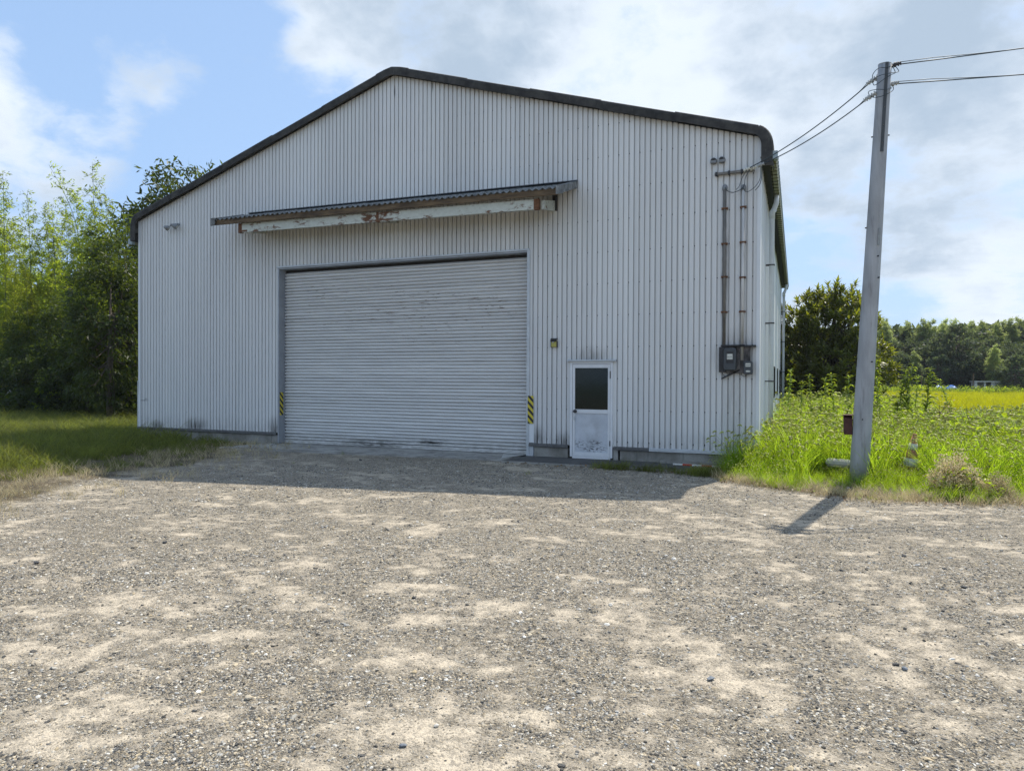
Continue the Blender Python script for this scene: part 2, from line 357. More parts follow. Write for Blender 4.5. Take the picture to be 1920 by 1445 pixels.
M_YEL = plain('faded_yellow_plastic', (.42, .38, .09), .45, 0, .1, 20.)
def f_pole(t):
    o = t.obj(); n = t.noise(t.scale(o, (9, 9, 1.6)), 1., 6, .6); f = t.noise(o, 60, 4, .6); big = t.noise(o, 1.2, 3, .5)
    c = t.mix(t.step(n, .3, .72), (.42, .435, .455), (.31, .325, .345)); c = t.mix(t.step(big, .45, .7, 0, .35), c, (.20, .20, .20)); c = t.mix(t.step(t.noise(t.scale(o, (14, 14, .7)), 1., 5, .65), .56, .70, 0, .45), c, (.13, .12, .11))
    return {'Base Color': c, 'Roughness': .8, 'Normal': t.bump(t.math('ADD', n, t.math('MULTIPLY', f, .5)), .25, .008)}
M_POLE = mat('spun_concrete_pole', f_pole)
M_CERAM = plain('grey_porcelain', (.40, .42, .42), .25, 0, .2, 30.)
M_CERAMD = plain('dark_porcelain', (.05, .05, .06), .3, 0, .2, 30.)
M_WIRE = plain('dark_blue_cable', (.035, .05, .06), .5, 0, .1, 4.)
M_WIREP = plain('pale_cable', (.45, .44, .42), .6, 0, .15, 6.)
M_REDBOX = mat('rusty_maroon_box', lambda t: {'Base Color': t.mix(t.step(t.noise(t.obj(), 9, 6, .65), .35, .7), (.05, .014, .012), (.10, .03, .022)), 'Roughness': .75})
M_CONE = mat('sun_faded_orange', lambda t: {'Base Color': t.mix(t.step(t.noise(t.obj(), 14, 6, .65), .3, .7), (.42, .17, .09), (.33, .17, .11)), 'Roughness': .7})
M_WHITE = plain('dirty_white', (.62, .61, .57), .6, 0, .15, 9.)
M_RED = plain('faded_red', (.42, .05, .03), .55, 0, .15, 9.)
M_TARP = plain('blue_tarp', (.03, .16, .55), .5, 0, .2, 2.)
M_BARK = plain('grey_brown_bark', (.085, .068, .05), .9, 0, .3, 6.)
M_CULM = plain('green_bamboo_culm', (.11, .14, .05), .5, 0, .25, 3.)
M_DRYST = plain('dry_brown_stalk', (.17, .11, .06), .85, 0, .25, 9.)
M_LAMP = plain('grey_lamp_metal', (.20, .21, .22), .45, 0, .15, 9.)
M_SHED = plain('white_shed_metal', (.6, .6, .58), .6, 0, .1, 2.)

def leaf_mat(name, dif, tr, mixf=.45, rough=.5, var=.35, spec=.3, zvar=0.):
    m = bpy.data.materials.new(name); m.use_nodes = True; t = NT(m.node_tree); b = m.node_tree.nodes['Principled BSDF']; out = m.node_tree.nodes['Material Output']
    r = t.rnd(); n = t.noise(t.pos(), 1.1, 3, .6); wn = t.n('ShaderNodeTexWhiteNoise', noise_dimensions='3D'); t.put(wn.inputs[0], t.scale(t.pos(), (3.1, 3.1, 3.1)))
    n2 = t.noise(t.pos(), 9., 2, .5)
    v = t.math('ADD', t.math('ADD', t.math('MULTIPLY', r, .4), t.math('MULTIPLY', n, .6)), t.math('MULTIPLY', t.math('SUBTRACT', n2, .5), .9))
    val = t.step(v, .2, .85, 1-var, 1+var, False); hue = t.step(n2, .25, .75, .485, .512, False)
    t.put(b.inputs['Base Color'], t.hsv((*dif, 1), hue, 1., val)); b.inputs['Roughness'].default_value = rough; b.inputs['Specular IOR Level'].default_value = spec
    tl = t.n('ShaderNodeBsdfTranslucent'); t.put(tl.inputs[0], t.hsv((*tr, 1), hue, 1., val))
    mx = t.n('ShaderNodeMixShader'); mx.inputs[0].default_value = mixf
    t.nt.links.new(b.outputs[0], mx.inputs[1]); t.nt.links.new(tl.outputs[0], mx.inputs[2]); t.nt.links.new(mx.outputs[0], out.inputs[0])
    return m
L_GRASS = leaf_mat('sunlit_weed_blades', (.12, .185, .018), (.50, .70, .035), .6, .5, .5)
L_GRASSD = leaf_mat('short_green_grass', (.105, .125, .032), (.30, .34, .04), .45, .6, .55)
L_DRY = leaf_mat('straw_dry_grass', (.50, .43, .26), (.56, .47, .27), .4)
L_SEED = leaf_mat('foxtail_seed_heads', (.48, .50, .19), (.62, .66, .22), .5)
L_WEED = leaf_mat('broad_weed_leaves', (.11, .165, .018), (.45, .58, .025), .52, .6, .45, .12)
L_BAMB = leaf_mat('bamboo_leaves', (.065, .095, .018), (.38, .44, .025), .55, .5, .5)
L_BAMB2 = leaf_mat('bamboo_leaves_top', (.09, .125, .028), (.54, .66, .045), .6, .5, .4)  # brighter copy of the bamboo leaves, sunlight on the tops put into the colour
L_BROAD = leaf_mat('broadleaf_leaves', (.038, .062, .015), (.15, .20, .012), .40, .45, .45, .25)
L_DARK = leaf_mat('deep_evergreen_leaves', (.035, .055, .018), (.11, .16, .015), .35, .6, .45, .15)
L_LOQ = leaf_mat('loquat_leaves', (.058, .075, .014), (.29, .32, .018), .42, .38, .45, .4)
L_FAR = leaf_mat('far_bamboo_leaves', (.12, .155, .07), (.60, .70, .22), .52, .6, .35)
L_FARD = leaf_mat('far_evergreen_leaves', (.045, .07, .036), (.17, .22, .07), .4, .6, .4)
L_LITTER = leaf_mat('brown_leaf_litter', (.20, .125, .06), (.12, .07, .03), .15)
L_RICE = leaf_mat('ripening_rice', (.24, .26, .008), (.60, .60, .01), .5, .6, .2)

# ================================================================ GROUND
def pl(x, pts):
    return np.interp(x, [p[0] for p in pts], [p[1] for p in pts])
EDGE_R = [(-1.6, 12.9), (-1.25, 11.9), (-1.03, 11.4), (.06, 10.75), (.72, 10.35), (1.65, 10.4), (2.66, 10.75), (6, 11.3), (40, 14)]
EDGE_L = [(-20, -6.), (3., -8.2), (5.4, -9.1), (6.9, -10.2), (8.3, -10.25), (10.1, -10.75), (11.2, -10.9), (12.9, -11.3), (13.1, -30)]
def soil_mask(x, y):
    w = (fbm(x*1.3, y*1.3, 5, 4)-.5)*1.3
    a = np.clip((y-pl(x, EDGE_R)+w*.7)/.45+.5, 0, 1)*(x > -1.7)
    b = np.clip((pl(y, EDGE_L)-x+w*1.4)/1.1+.5, 0, 1)
    return np.maximum(a, b)
def sand_mask(x, y):
    # drifts of fine sand lying in long low tongues between the pebbles
    wx = x+.5*(fbm(x*.9, y*.9, 21)-.5); wy = y+.5*(fbm(x*.9, y*.9, 22)-.5)
    a = fbm(wx*1.5+.35*wy, wy*2.3, 31, 5, .6); b = fbm(wx*4.2, wy*5., 33, 4, .6); f = .38*a+.38*b+.24*fbm(wx*9., wy*11., 36, 3, .6)
    near = np.clip((8.5-np.hypot(x, y))/5.5, 0, 1)
    return np.clip((f-(.485-.05*near))/.17, 0, 1)
def yard_h(x, y):
    return .022*(fbm(x*.5, y*.5, 3, 3)-.5)+.012*(fbm(x*2.2, y*2.2, 4, 3)-.5)+.004*sand_mask(x, y)
gx = np.concatenate([np.linspace(-60, -19, 12), np.arange(-17, 7.01, .07), np.linspace(9, 60, 14)])
gy = np.concatenate([np.linspace(-30, .2, 10), np.arange(.6, 13.03, .06)])
X, Y = np.meshgrid(gx, gy); ny, nx = X.shape
Z = yard_h(X, Y)
ii = np.arange((ny-1)*(nx-1)); i0 = (ii//(nx-1))*nx+ii % (nx-1)
me = np_mesh('gravel_yard', np.stack([X, Y, Z], -1).reshape(-1, 3), np.stack([i0, i0+1, i0+nx+1, i0+nx], 1))
for an, arr in (('sand', sand_mask(X, Y)), ('soil', soil_mask(X, Y))):
    a = me.attributes.new(an, 'FLOAT', 'POINT'); a.data.foreach_set('value', arr.astype(np.float32).ravel())
me.shade_smooth()
STONE_STOPS = [(0., (.025, .027, .03)), (.24, (.075, .078, .082)), (.40, (.19, .18, .16)), (.54, (.47, .375, .235)), (.70, (.60, .54, .43)), (.86, (.30, .30, .29)), (1., (.80, .77, .70))]
def f_yard(t):
    p = t.pos(); n1 = t.noise(p, 3.5, 6, .65); nf = t.noise(p, 75, 4, .65); nm = t.noise(p, 17, 5, .62)
    pc = t.vmath('ADD', p, t.scale(t.noise(p, 30, 2, .5, color=True), (.02, .02, .02)))
    v1 = t.n('ShaderNodeTexVoronoi'); t.put(v1.inputs['Vector'], pc); v1.inputs['Scale'].default_value = 62
    v2 = t.n('ShaderNodeTexVoronoi'); t.put(v2.inputs['Vector'], pc); v2.inputs['Scale'].default_value = 135
    c1 = t.ramp(t.sepxyz(v1.outputs['Color'])[0], STONE_STOPS); c2 = t.ramp(t.sepxyz(v2.outputs['Color'])[1], STONE_STOPS)
    sel = t.step(nm, .46, .56)
    peb = t.mix(sel, c1, c2)
    grit = t.mix(t.step(nf, .3, .7), (.29, .245, .18), (.58, .495, .37))
    peb = t.mix(t.step(t.sepxyz(v1.outputs['Color'])[2], .35, .75, .05, .60), peb, grit)
    edge = t.mix(sel, v1.outputs['Distance'], v2.outputs['Distance'])
    sandc = t.mix(t.step(nf, .3, .7), (.50, .43, .33), (.59, .515, .405))
    n9 = t.noise(p, 8, 5, .6); n24 = t.noise(p, 26, 4, .65)
    sf = t.step(t.math('ADD', t.math('MULTIPLY', t.attr('sand'), .95), t.math('ADD', t.math('ADD', t.math('MULTIPLY', t.math('SUBTRACT', n9, .5), 2.6), t.math('MULTIPLY', t.math('SUBTRACT', n24, .5), 2.8)), t.math('MULTIPLY', t.math('SUBTRACT', nf, .5), 2.6))), -.12, .95)
    c = t.mix(sf, peb, sandc)
    c = t.mix(t.step(t.math('ADD', n24, t.math('MULTIPLY', t.math('SUBTRACT', nf, .5), .8)), .50, .62, .0, .52), c, (.07, .068, .064))
    soilc = t.mix(t.step(nm, .3, .7), (.105, .085, .055), (.20, .165, .11))
    so = t.step(t.math('ADD', t.attr('soil'), t.math('ADD', t.math('MULTIPLY', t.math('SUBTRACT', nm, .5), 1.1), t.math('MULTIPLY', t.math('SUBTRACT', nf, .5), .9))), .35, .7)
    c = t.mix(so, c, soilc)
    h = t.math('ADD', t.math('MULTIPLY', t.math('SUBTRACT', 1., edge), t.math('SUBTRACT', 1., t.math('MULTIPLY', sf, .9))), t.math('MULTIPLY', n24, .9))
    return {'Base Color': c, 'Roughness': .95, 'Specular IOR Level': .15, 'Normal': t.bump(h, 1., .022)}
me.materials.append(mat('sandy_gravel', f_yard))
link(bpy.data.objects.new('gravel_yard', me), kind='structure')
def f_soil(t):
    p = t.pos(); n = t.noise(p, .6, 6, .6); f = t.noise(p, 12, 5, .65)
    c = t.mix(t.step(n, .3, .7), (.055, .075, .022), (.085, .10, .028)); return {'Base Color': t.mix(t.step(f, .45, .8, 0, .7), c, (.10, .08, .05)), 'Roughness': .95, 'Normal': t.bump(f, .8, .05)}
M_SOIL = mat('weedy_soil', f_soil)
MB().add([(-900, 12.98, -.03), (900, 12.98, -.03), (900, 2200, -.03), (-900, 2200, -.03), (-900, -200, -.06), (900, -200, -.06)], [(0, 1, 2, 3), (4, 5, 1, 0)]).build('ground', M_SOIL, kind='structure')

# stones: proto meshes
def rock_mesh(name, seed, m, sub=1):
    rs = np.random.RandomState(seed)
    import bmesh
    bm = bmesh.new(); bmesh.ops.create_icosphere(bm, subdivisions=sub, radius=1)
    sq = np.array([1., .62+.3*rs.rand(), .42+.25*rs.rand()]); k = rs.randn(5, 3); k /= np.linalg.norm(k, axis=1)[:, None]
    for v in bm.verts:
        d = np.array(v.co); s = 1.
        for q in k: s -= .32*max(0, d@q-.62)/.38
        v.co = Vector(d*s*sq*(1+.07*rs.randn()))
    me = bpy.data.meshes.new(name); bm.to_mesh(me); bm.free(); me.materials.append(m); return me
def f_stone(t):
    r = t.rnd(); p = t.pos(); n = t.noise(p, 120, 3, .6)
    c = t.ramp(r, STONE_STOPS); return {'Base Color': t.mix(t.step(n, .35, .75, 0, .35), c, (.38, .33, .25)), 'Roughness': .8, 'Specular IOR Level': .25}
M_STONE = mat('river_pebble', f_stone)
rocks = proto_coll('pebble', [rock_mesh('pebble_%d' % i, 50+i, M_STONE) for i in range(6)])
rs = np.random.RandomState(11)
P = []; S = []
for (d0_, d1_, n, mu) in ((2.0, 4.2, 76000, .0056), (4.2, 7.0, 70000, .0072), (7.0, 13.2, 60000, .0098)):
    d = np.sqrt(rs.uniform(d0_**2, d1_**2, n)); a = YAW + rs.uniform(-R(44), R(44), n)
    x = -np.sin(a)*d; y = np.cos(a)*d
    keep = rs.rand(n) < np.clip((1-sand_mask(x, y))**1.4, .045, 1)*.85*np.clip(.28+2.2*(fbm(x*2.3, y*2.3, 77, 4)-.32), .12, 1)*(1-.85*soil_mask(x, y))
    keep &= (y < 12.2)
    x, y = x[keep], y[keep]; P.append(np.stack([x, y, yard_h(x, y)+.0005], 1)); S.append(mu*np.exp(rs.randn(len(x))*.42))
P = np.concatenate(P); S = np.clip(np.concatenate(S), .002, .026); n = len(P)
scatter('gravel', P, np.stack([rs.randn(n)*.25, rs.randn(n)*.25, rs.rand(n)*6.28], 1), S[:, None]*rs.uniform(.8, 1.2, (n, 3)), rs.randint(0, 6, n), rocks)

M_ST = {'dark': plain('charcoal_stone', (.05, .052, .055), .75, 0, .3, 30.), 'pale': plain('pale_buff_stone', (.46, .40, .30), .8, 0, .2, 30.), 'white': plain('chalky_white_stone', (.60, .56, .49), .8, 0, .12, 30.), 'blue': plain('blue_grey_stone', (.17, .19, .215), .7, 0, .25, 30.)}
SG = 'loose stones lying on the gravel yard'
for (u, v, k, r_, lb) in ((309, 1019, 'dark', .035, 'small charcoal stone on the sunlit gravel left of the shed shadow tip'), (68, 1058, 'dark', .045, 'flat dark stone on gravel near the dry grass tufts at the left edge'),
        (465, 1310, 'pale', .035, 'rough buff stone among coarse pebbles in the lower left of the yard'), (756, 1400, 'blue', .026, 'blue grey stone nearest the bottom edge of the yard, on a sand patch'), (819, 1364, 'white', .024, 'chalky white stone in the front of the yard, beside the blue grey one'),
        (776, 1120, 'dark', .026, 'small charcoal stone in the middle of the yard, straight out from the shutter'), (1145, 1135, 'white', .028, 'thin white stone on gravel straight out from the green glazed door'),
        (1680, 1246, 'dark', .028, 'black stone at the right of the yard, the farther of a close pair'), (1696, 1255, 'blue', .030, 'blue grey stone at the right of the yard, the nearer of a close pair'), (1333, 1273, 'blue', .034, 'largest rounded blue grey stone, on gravel right of the middle of the yard'),
        (1695, 1043, 'dark', .032, 'dark stone by a sand streak out in front of the utility pole'), (1807, 1101, 'dark', .04, 'dark stone on gravel near the right edge in front of the tan dry weed clump'), (676, 864, 'dark', .055, 'black flat clod on shaded gravel just before the shutter apron')):
    p = onz(u, v); o = bpy.data.objects.new('stone', rock_mesh('stone', int(u), M_ST[k], 2)); o.location = (p.x, p.y, float(yard_h(np.array([p.x]), np.array([p.y]))[0])+r_*.25)
    r_ *= .7; o.scale = (r_, r_, r_*.9); o.rotation_euler = (0, 0, u*1.7); link(o, None, lb, 'stone', SG)

# ================================================================ WAREHOUSE
D = BY; XL, XRt, XM = -15.65, -.61, -8.05
ZL, ZR, ZM, ZS = 5.60, 5.82, 8.09, .305
YB = 31.2
def ztop(x): return ZL+(ZM-ZL)*(x-XL)/(XM-XL) if x < XM else ZR+(ZM-ZR)*(XRt-x)/(XRt-XM)
SHX0, SHX1, SHZ = -11.17, -4.93, 4.13         # shutter opening
DX0, DX1, DZ0, DZ1 = -4.05, -3.21, .09, 1.93   # door opening
wh = thing('warehouse', 'large grey white corrugated metal warehouse with a roller shutter and gable roof', 'warehouse', (BX, BY, 0))

def panel(strips, name, m, y_of, zb_of, zt_of):
    """ribbed sheet: strips of (x0,y0,x1,y1) -> vertical quads with hard folds"""
    mb = MB()
    for (x0, y0, x1, y1) in strips:
        for (b, t_) in zb_of(.5*(x0+x1)):
            zt0 = min(t_, zt_of(x0)); zt1 = min(t_, zt_of(x1))
            if zt0-b < .01: continue
            mb.add([(x0, y0, b), (x1, y1, b), (x1, y1, zt1), (x0, y0, zt0)], [(0, 1, 2, 3)])
    return mb.build(name, m, wh) if mb.f else None
def front_spans(x):
    if SHX0 < x < SHX1: return [(SHZ, 99)]
    if DX0 < x < DX1: return [(DZ1, 99)]
    return [(ZS, 99)]
PIT = (XRt-XL)/150.
prof = []                                     # (x, depth) per rib: flat pan then a narrow recessed valley
for k in range(150):
    x0 = XL+k*PIT
    prof += [(x0, 0.), (x0+.0745, 0.), (x0+.0755, .038), (x0+.0985, .038)]
prof.append((XRt, 0.))
cuts = [SHX0, SHX1, DX0, DX1, XM]
rsw = np.random.RandomState(3)
for s in range(0, 150, 8):
    a = XL+s*PIT; b = min(XL+(s+8)*PIT, XRt); dy = rsw.uniform(-.003, .003)
    pts = [p for p in prof if a-1e-6 <= p[0] <= b+1e-6]
    if b < XRt: pts[-1] = (b+.006, -.003)
    for c in cuts:
        if a < c < b:
            for i in range(len(pts)-1):
                if pts[i][0] < c < pts[i+1][0]:
                    f = (c-pts[i][0])/(pts[i+1][0]-pts[i][0]); pts.insert(i+1, (c, pts[i][1]+f*(pts[i+1][1]-pts[i][1]))); break
    strips = [(pts[i][0], D+pts[i][1]+dy, pts[i+1][0], D+pts[i+1][1]+dy) for i in range(len(pts)-1)]
    panel(strips, 'wall_sheet', M_SIDING, None, front_spans, ztop)
# screws in every second valley
sm = MB()
rows = [ZS+.10]+[.394+.6025*i for i in range(13)]
for k in range(0, 150, 2):
    x = XL+k*PIT+.087
    for z in rows:
        if z > ztop(x)-.06: continue
        if SHX0 < x < SHX1 and z < SHZ+.05: continue
        if DX0-.05 < x < DX1+.05 and z < DZ1+.08: continue
        r_ = .0115; y = D+.033; sm.add([(x-r_, y, z), (x, y, z-r_), (x+r_, y, z), (x, y, z+r_), (x, y-.018, z)], [(0, 1, 4), (1, 2, 4), (2, 3, 4), (3, 0, 4)])
    if not (SHX0 < x < SHX1): pass
sm.build('screws', plain('oxidised_screws', (.06, .065, .07), .5, .3, .2, 40.), wh, kind='stuff')
# base flashing + plinth in lengths between the openings
def flash(x0, x1, name='base_flashing', dz=0., m=M_ALU):
    mb = MB(); mb.prism([(D-.012, ZS+.012+dz), (D-.045, ZS-.004+dz), (D-.045, ZS-.05+dz), (D-.028, ZS-.05+dz), (D-.028, ZS-.012+dz), (D+.005, ZS-.002+dz)], x0, x1, 'x'); mb.build(name, m, wh)
M_FLD = plain('tarnished_dark_flashing', (.12, .12, .118), .55, .2, .3, 6.)
flash(XL-.02, -13.7, m=M_FLD); flash(-13.696, SHX0-.03, m=M_FLD); flash(SHX1+.03, DX0-.04, m=M_FLD); flash(DX1+.02, -2.52, m=M_FLD); flash(-2.516, XRt+.02)
MB().box(XL+.03, -13.2, D-.005, D+.2, -.15, ZS-.06).build('foundation', M_CONC, wh, bevel=.008)
MB().box(-13.197, SHX0-.02, D-.005, D+.2, -.15, ZS-.06).build('foundation', M_CONC, wh, bevel=.008)
MB().box(-4.80, DX0-.05, D-.005, D+.2, -.15, ZS-.06).build('foundation', M_CONC, wh, bevel=.008)
MB().box(-3.07, -1.9, D-.005, D+.2, -.15, ZS-.06).build('foundation', M_CONC, wh, bevel=.008)
MB().box(-1.897, XRt-.02, D-.005, D+.2, -.15, ZS-.06).build('foundation', M_CONC, wh, bevel=.008)
MB().box(SHX1+.01, SHX1+.12, D-.012, D+.1, -.1, ZS-.055).build('jamb_foot', M_ALU, wh)
MB().box(DX1+.015, DX1+.10, D-.010, D+.1, -.1, ZS-.055).build('jamb_foot', M_CONC2, wh)
# corner trims
MB().prism([(XL-.03, D-.018), (XL+.05, D-.018), (XL+.05, D-.012), (XL-.024, D-.012), (XL-.024, D+.10), (XL-.03, D+.10)], ZS-.03, ZL-.02, 'z').build('corner_trim', M_SIDE, wh)
MB().prism([(XRt+.012, D-.018), (XRt-.045, D-.018), (XRt-.045, D-.012), (XRt+.006, D-.012), (XRt+.006, D+.36), (XRt+.012, D+.36)], ZS-.03, ZR-.02, 'z').build('corner_trim', M_SIDE, wh)
MB().add([(XL-.034, D+.01, .30), (XL-.02, D+.01, .30), (XL-.02, D-.03, 1.5), (XL-.034, D-.03, 1.5), (XL-.10, D+.01, .30), (XL-.045, D-.03, 1.5)], [(0, 1, 2, 3), (4, 0, 3, 5)]).build('bent_corner_flap', M_ALU, wh)
# side wall facing the field: cladding sheets with vertical joints, openings for four narrow windows
wins = [(17.55, 18.75), (21.2, 22.4), (24.6, 25.8), (28., 29.2)]
y0 = D+.36
yy = [D+.363]+[14.2+.91*i for i in range(19)]+[YB]
for a, b in zip(yy[:-1], yy[1:]):
    mb = MB(); ed = sorted([a, b-.004]+[c for w in wins for c in w if a < c < b-.004])
    for p, q in zip(ed[:-1], ed[1:]):
        mid = .5*(p+q); inw = any(w[0] < mid < w[1] for w in wins)
        for (z0, z1) in ([(ZS, 1.08), (1.98, ZR-.12)] if inw else [(ZS, ZR-.12)]):
            mb.box(XRt-.03, XRt, p, q, z0, z1)
    k = a+.19
    while k < b-.05:
        if not any(w[0]-.06 < k < w[1]+.06 for w in wins): mb.box(XRt+.0005, XRt+.012, k, k+.028, ZS+.01, ZR-.13)
        k += .19
    mb.build('side_wall_sheet', M_SIDE, wh)
for (a, b) in wins:
    fr = MB(); t_ = .05
    for (p, q, z0, z1) in ((a, b, 1.08, 1.08+t_), (a, b, 1.98-t_, 1.98), (a, a+t_, 1.13, 1.93), (b-t_, b, 1.13, 1.93), ((a+b)/2-.02, (a+b)/2+.02, 1.13, 1.93)): fr.box(XRt-.05, XRt+.02, p, q, z0, z1)
    f = fr.build('window', M_DARK, wh); MB().box(XRt-.03, XRt-.022, a+t_, b-t_, 1.13, 1.93).build('pane', M_GLASS, f)
MB().box(XRt-.01, XRt+.03, D+.02, YB, ZS-.05, ZS-.004).build('side_base_flashing', M_WHITEALU, wh)
MB().box(XRt-.2, XRt-.02, D+.21, YB, -.2, ZS-.05).build('foundation', M_CONC, wh)
MB().box(XL, XL+.03, D+.11, YB, -.2, ZL-.1).build('far_side_wall', M_SIDE, wh)
mb = MB(); mb.add([(XL, YB, -.2), (XRt, YB, -.2), (XRt, YB, ZR), (XM, YB, ZM), (XL, YB, ZL)], [(0, 1, 2, 3, 4)]); mb.build('back_wall', M_SIDE, wh)
# roof: corrugated cement sheets on both slopes
SLR = (ZM-ZR)/(XRt-XM); SLL = (ZM-ZL)/(XM-XL)
EXR = .19; EXL = .19
def roof_sheet(y0, y1, right):
    xa, xb = (XM, XRt+EXR) if right else (XM, XL-EXL)
    n = int(round((y1-y0)/.0325)); V = []; F = []
    for i in range(n+1):
        y = y0+(y1-y0)*i/n; w = .022*math.cos(2*math.pi*(y-D)/.13)
        sg = 1 if right else -1; xe, ze, sl_ = (XRt, ZR, SLR) if right else (XL, ZL, SLL); a0 = math.pi/2-math.atan(sl_)
        V.append((XM, y, ZM+.10+w)); c0x = xe-sg*.055-sg*.16*math.cos(a0)+0; c0z = ze+.016-.20
        for j in range(6):
            a = a0*(1-j/5); V.append((c0x+sg*((.16+.10+w)*math.cos(a)), y, c0z+(.20+.10+w)*math.sin(a)+.03*(1-j/5)))
        V.append((V[-1][0], y, ze-.30))
    m = 8
    for i in range(n):
        for j in range(m-1): F.append((i*m+j, (i+1)*m+j, (i+1)*m+j+1, i*m+j+1) if right else (i*m+j, i*m+j+1, (i+1)*m+j+1, (i+1)*m+j))
    o = MB().add(V, F).build('roof_sheet', M_CORR, wh); md = o.modifiers.new('thick', 'SOLIDIFY'); md.thickness = .008; md.offset = -1
yb = [D-.08]+[D+1.82*i for i in range(1, 11)]+[YB+.2]
for a, b in zip(yb[:-1], yb[1:]): roof_sheet(a, b, True); roof_sheet(a, b, False)
# dark verge caps, stepped where each laps the next
def verge_seg(x0, x1, lift, h=.275):
    mb = MB()
    sec = [(D-.12, -.040), (D-.135, -.035), (D-.14, .085), (D-.125, .13), (D-.08, .153), (D+.22, .158), (D+.22, .145), (D-.08, .14), (D-.115, .11), (D-.122, -.03)]
    V = [];
    for x in (x0, x1):
        z = (ZR+SLR*(XRt-x)) if x >= XM else (ZL+SLL*(x-XL))
        V += [(x, y, z+dz+lift) for (y, dz) in sec]
    m = len(sec); mb.add(V, [(i, (i+1) % m, m+(i+1) % m, m+i) for i in range(m)]+[tuple(range(m))[::-1], tuple(range(m, 2*m))])
    return mb.build('verge_cap', M_SLATE, wh)
n = 5
for k in range(n):
    L_ = (XRt-.05-XM-.35)/n; x0 = XM+.35+k*L_; verge_seg(x0, x0+L_+.02, .004+.014*((n-k) % 2)+.002*k)
    L_ = (XM-.35-XL-.05)/n; x0 = XM-.35-k*L_; verge_seg(x0-L_-.02, x0, .004+.014*((n-k) % 2)+.002*k)
def sweep(path, name):       # path of (x, z, nx, nz): centre line and outward normal, along the gable plane
    sec = [(D-.12, -.042), (D-.137, -.037), (D-.142, .087), (D-.127, .132), (D-.08, .155), (D+.22, .160), (D+.22, .145), (D-.08, .14), (D-.115, .11), (D-.122, -.03)]
    mb = MB(); m = len(sec); V = [(x+nx_*dz, y, z+nz_*dz) for (x, z, nx_, nz_) in path for (y, dz) in sec]
    mb.add(V, [(j*m+i, j*m+(i+1) % m, (j+1)*m+(i+1) % m, (j+1)*m+i) for j in range(len(path)-1) for i in range(m)]+[tuple(range(m))[::-1], tuple(range((len(path)-1)*m, len(path)*m))])
    return mb.build(name, M_SLATE, wh)
tr = math.atan(SLR); tl = math.atan(SLL)
ridge = []
for i in range(9):
    f = i/8; a = tl*(1-f)-tr*f; x = XM-.36+.72*f
    zl = ZL+SLL*(x-XL); zr = ZR+SLR*(XRt-x); w = np.clip((x-XM)/.18, -1, 1); z = min(zl, zr)-.02*(1-abs(w))+.022
    ridge.append((x, z, -math.sin(a)*.6, 1.))
sweep(ridge, 'ridge_cap')
pth = []; cx, rad = XRt-.05, .20
for i in range(8):
    a = (math.pi/2-tr)*(1-i/7)      # normal turns from the slope to the side
    ca, sa = math.cos(a), math.sin(a); pth.append((XRt-.055+.16*ca*(1 if i else 1)-.16*math.sin(tr), ZR+.016-.20+.20*sa+.03*(1-i/7), ca, sa))
pth += [(pth[-1][0], pth[-1][1]-.18, 1., 0.), (pth[-1][0], pth[-1][1]-.36, 1., 0.)]
sweep(pth, 'verge_corner_cap')
pth = []
for i in range(8):
    a = (math.pi/2-tl)*(1-i/7); ca, sa = math.cos(a), math.sin(a); pth.append((XL+.055-.16*ca+.16*math.sin(tl), ZL+.016-.20+.20*sa+.03*(1-i/7), -ca, sa))
pth += [(pth[-1][0], pth[-1][1]-.2, -1., 0.), (pth[-1][0], pth[-1][1]-.34, -1., 0.)]
sweep(pth[::-1], 'verge_corner_cap')
# eaves: soffit and fascia coloured dark for the shade there, olive gutter with rib lines, end caps, straps
MB().box(XRt+.001, XRt+.175, D-.02, YB, 5.44, 5.47).build('soffit', M_DARK, wh); MB().box(XRt+.15, XRt+.172, D-.02, YB, 5.39, 5.66).build('fascia', M_DARK, wh)
def gutter(xa, xb, za):
    mb = MB(); mb.prism([(xa, za), (xb, za), (xb+.015, za+.11), (xb, za+.11), (xb-.012, za+.012), (xa+.012, za+.012), (xa+.012, za+.11), (xa, za+.11)], 0, 1, 'z')
    return mb
def gut(x0, x1, ya, yb_, z):
    poly = [(x0, z), (x1, z), (x1+.015, z+.12), (x1+.003, z+.12), (x1-.012, z+.012), (x0+.012, z+.012), (x0+.012, z+.12), (x0, z+.12)]
    mb = MB(); m = len(poly); mb.add([(a, ya, b) for a, b in poly]+[(a, yb_, b) for a, b in poly], [(i, m+i, m+(i+1) % m, (i+1) % m) for i in range(m)]+[tuple(range(m)), tuple(range(m, 2*m))[::-1]])
    return mb
GX0, GX1, GZ = -.465, -.355, 5.39
g = gut(GX0, GX1, D+.04, YB+.1, GZ).build('gutter', M_OLIVE, wh)
y = D+.2
while y < YB:
    MB().box(GX0-.004, GX1+.006, y, y+.012, GZ-.010, GZ-.001).build('gutter_rib', M_DARK, g); MB().box(GX1+.004, GX1+.034, y+.05, y+.09, GZ+.075, GZ+.125).build('gutter_hook', M_GUTCAP, g); y += .23
MB().box(GX0-.02, GX1+.03, D-.10, D+.038, GZ-.01, GZ+.14).build('end_cap', M_GUTCAP, g, bevel=.012)
g2 = gut(XL-.33, XL-.22, D+.04, YB, 5.02).build('gutter', M_OLIVE, wh); MB().box(XL-.35, XL-.2, D-.06, D+.038, 5.0, 5.15).build('end_cap', M_GUTCAP, g2, bevel=.012)
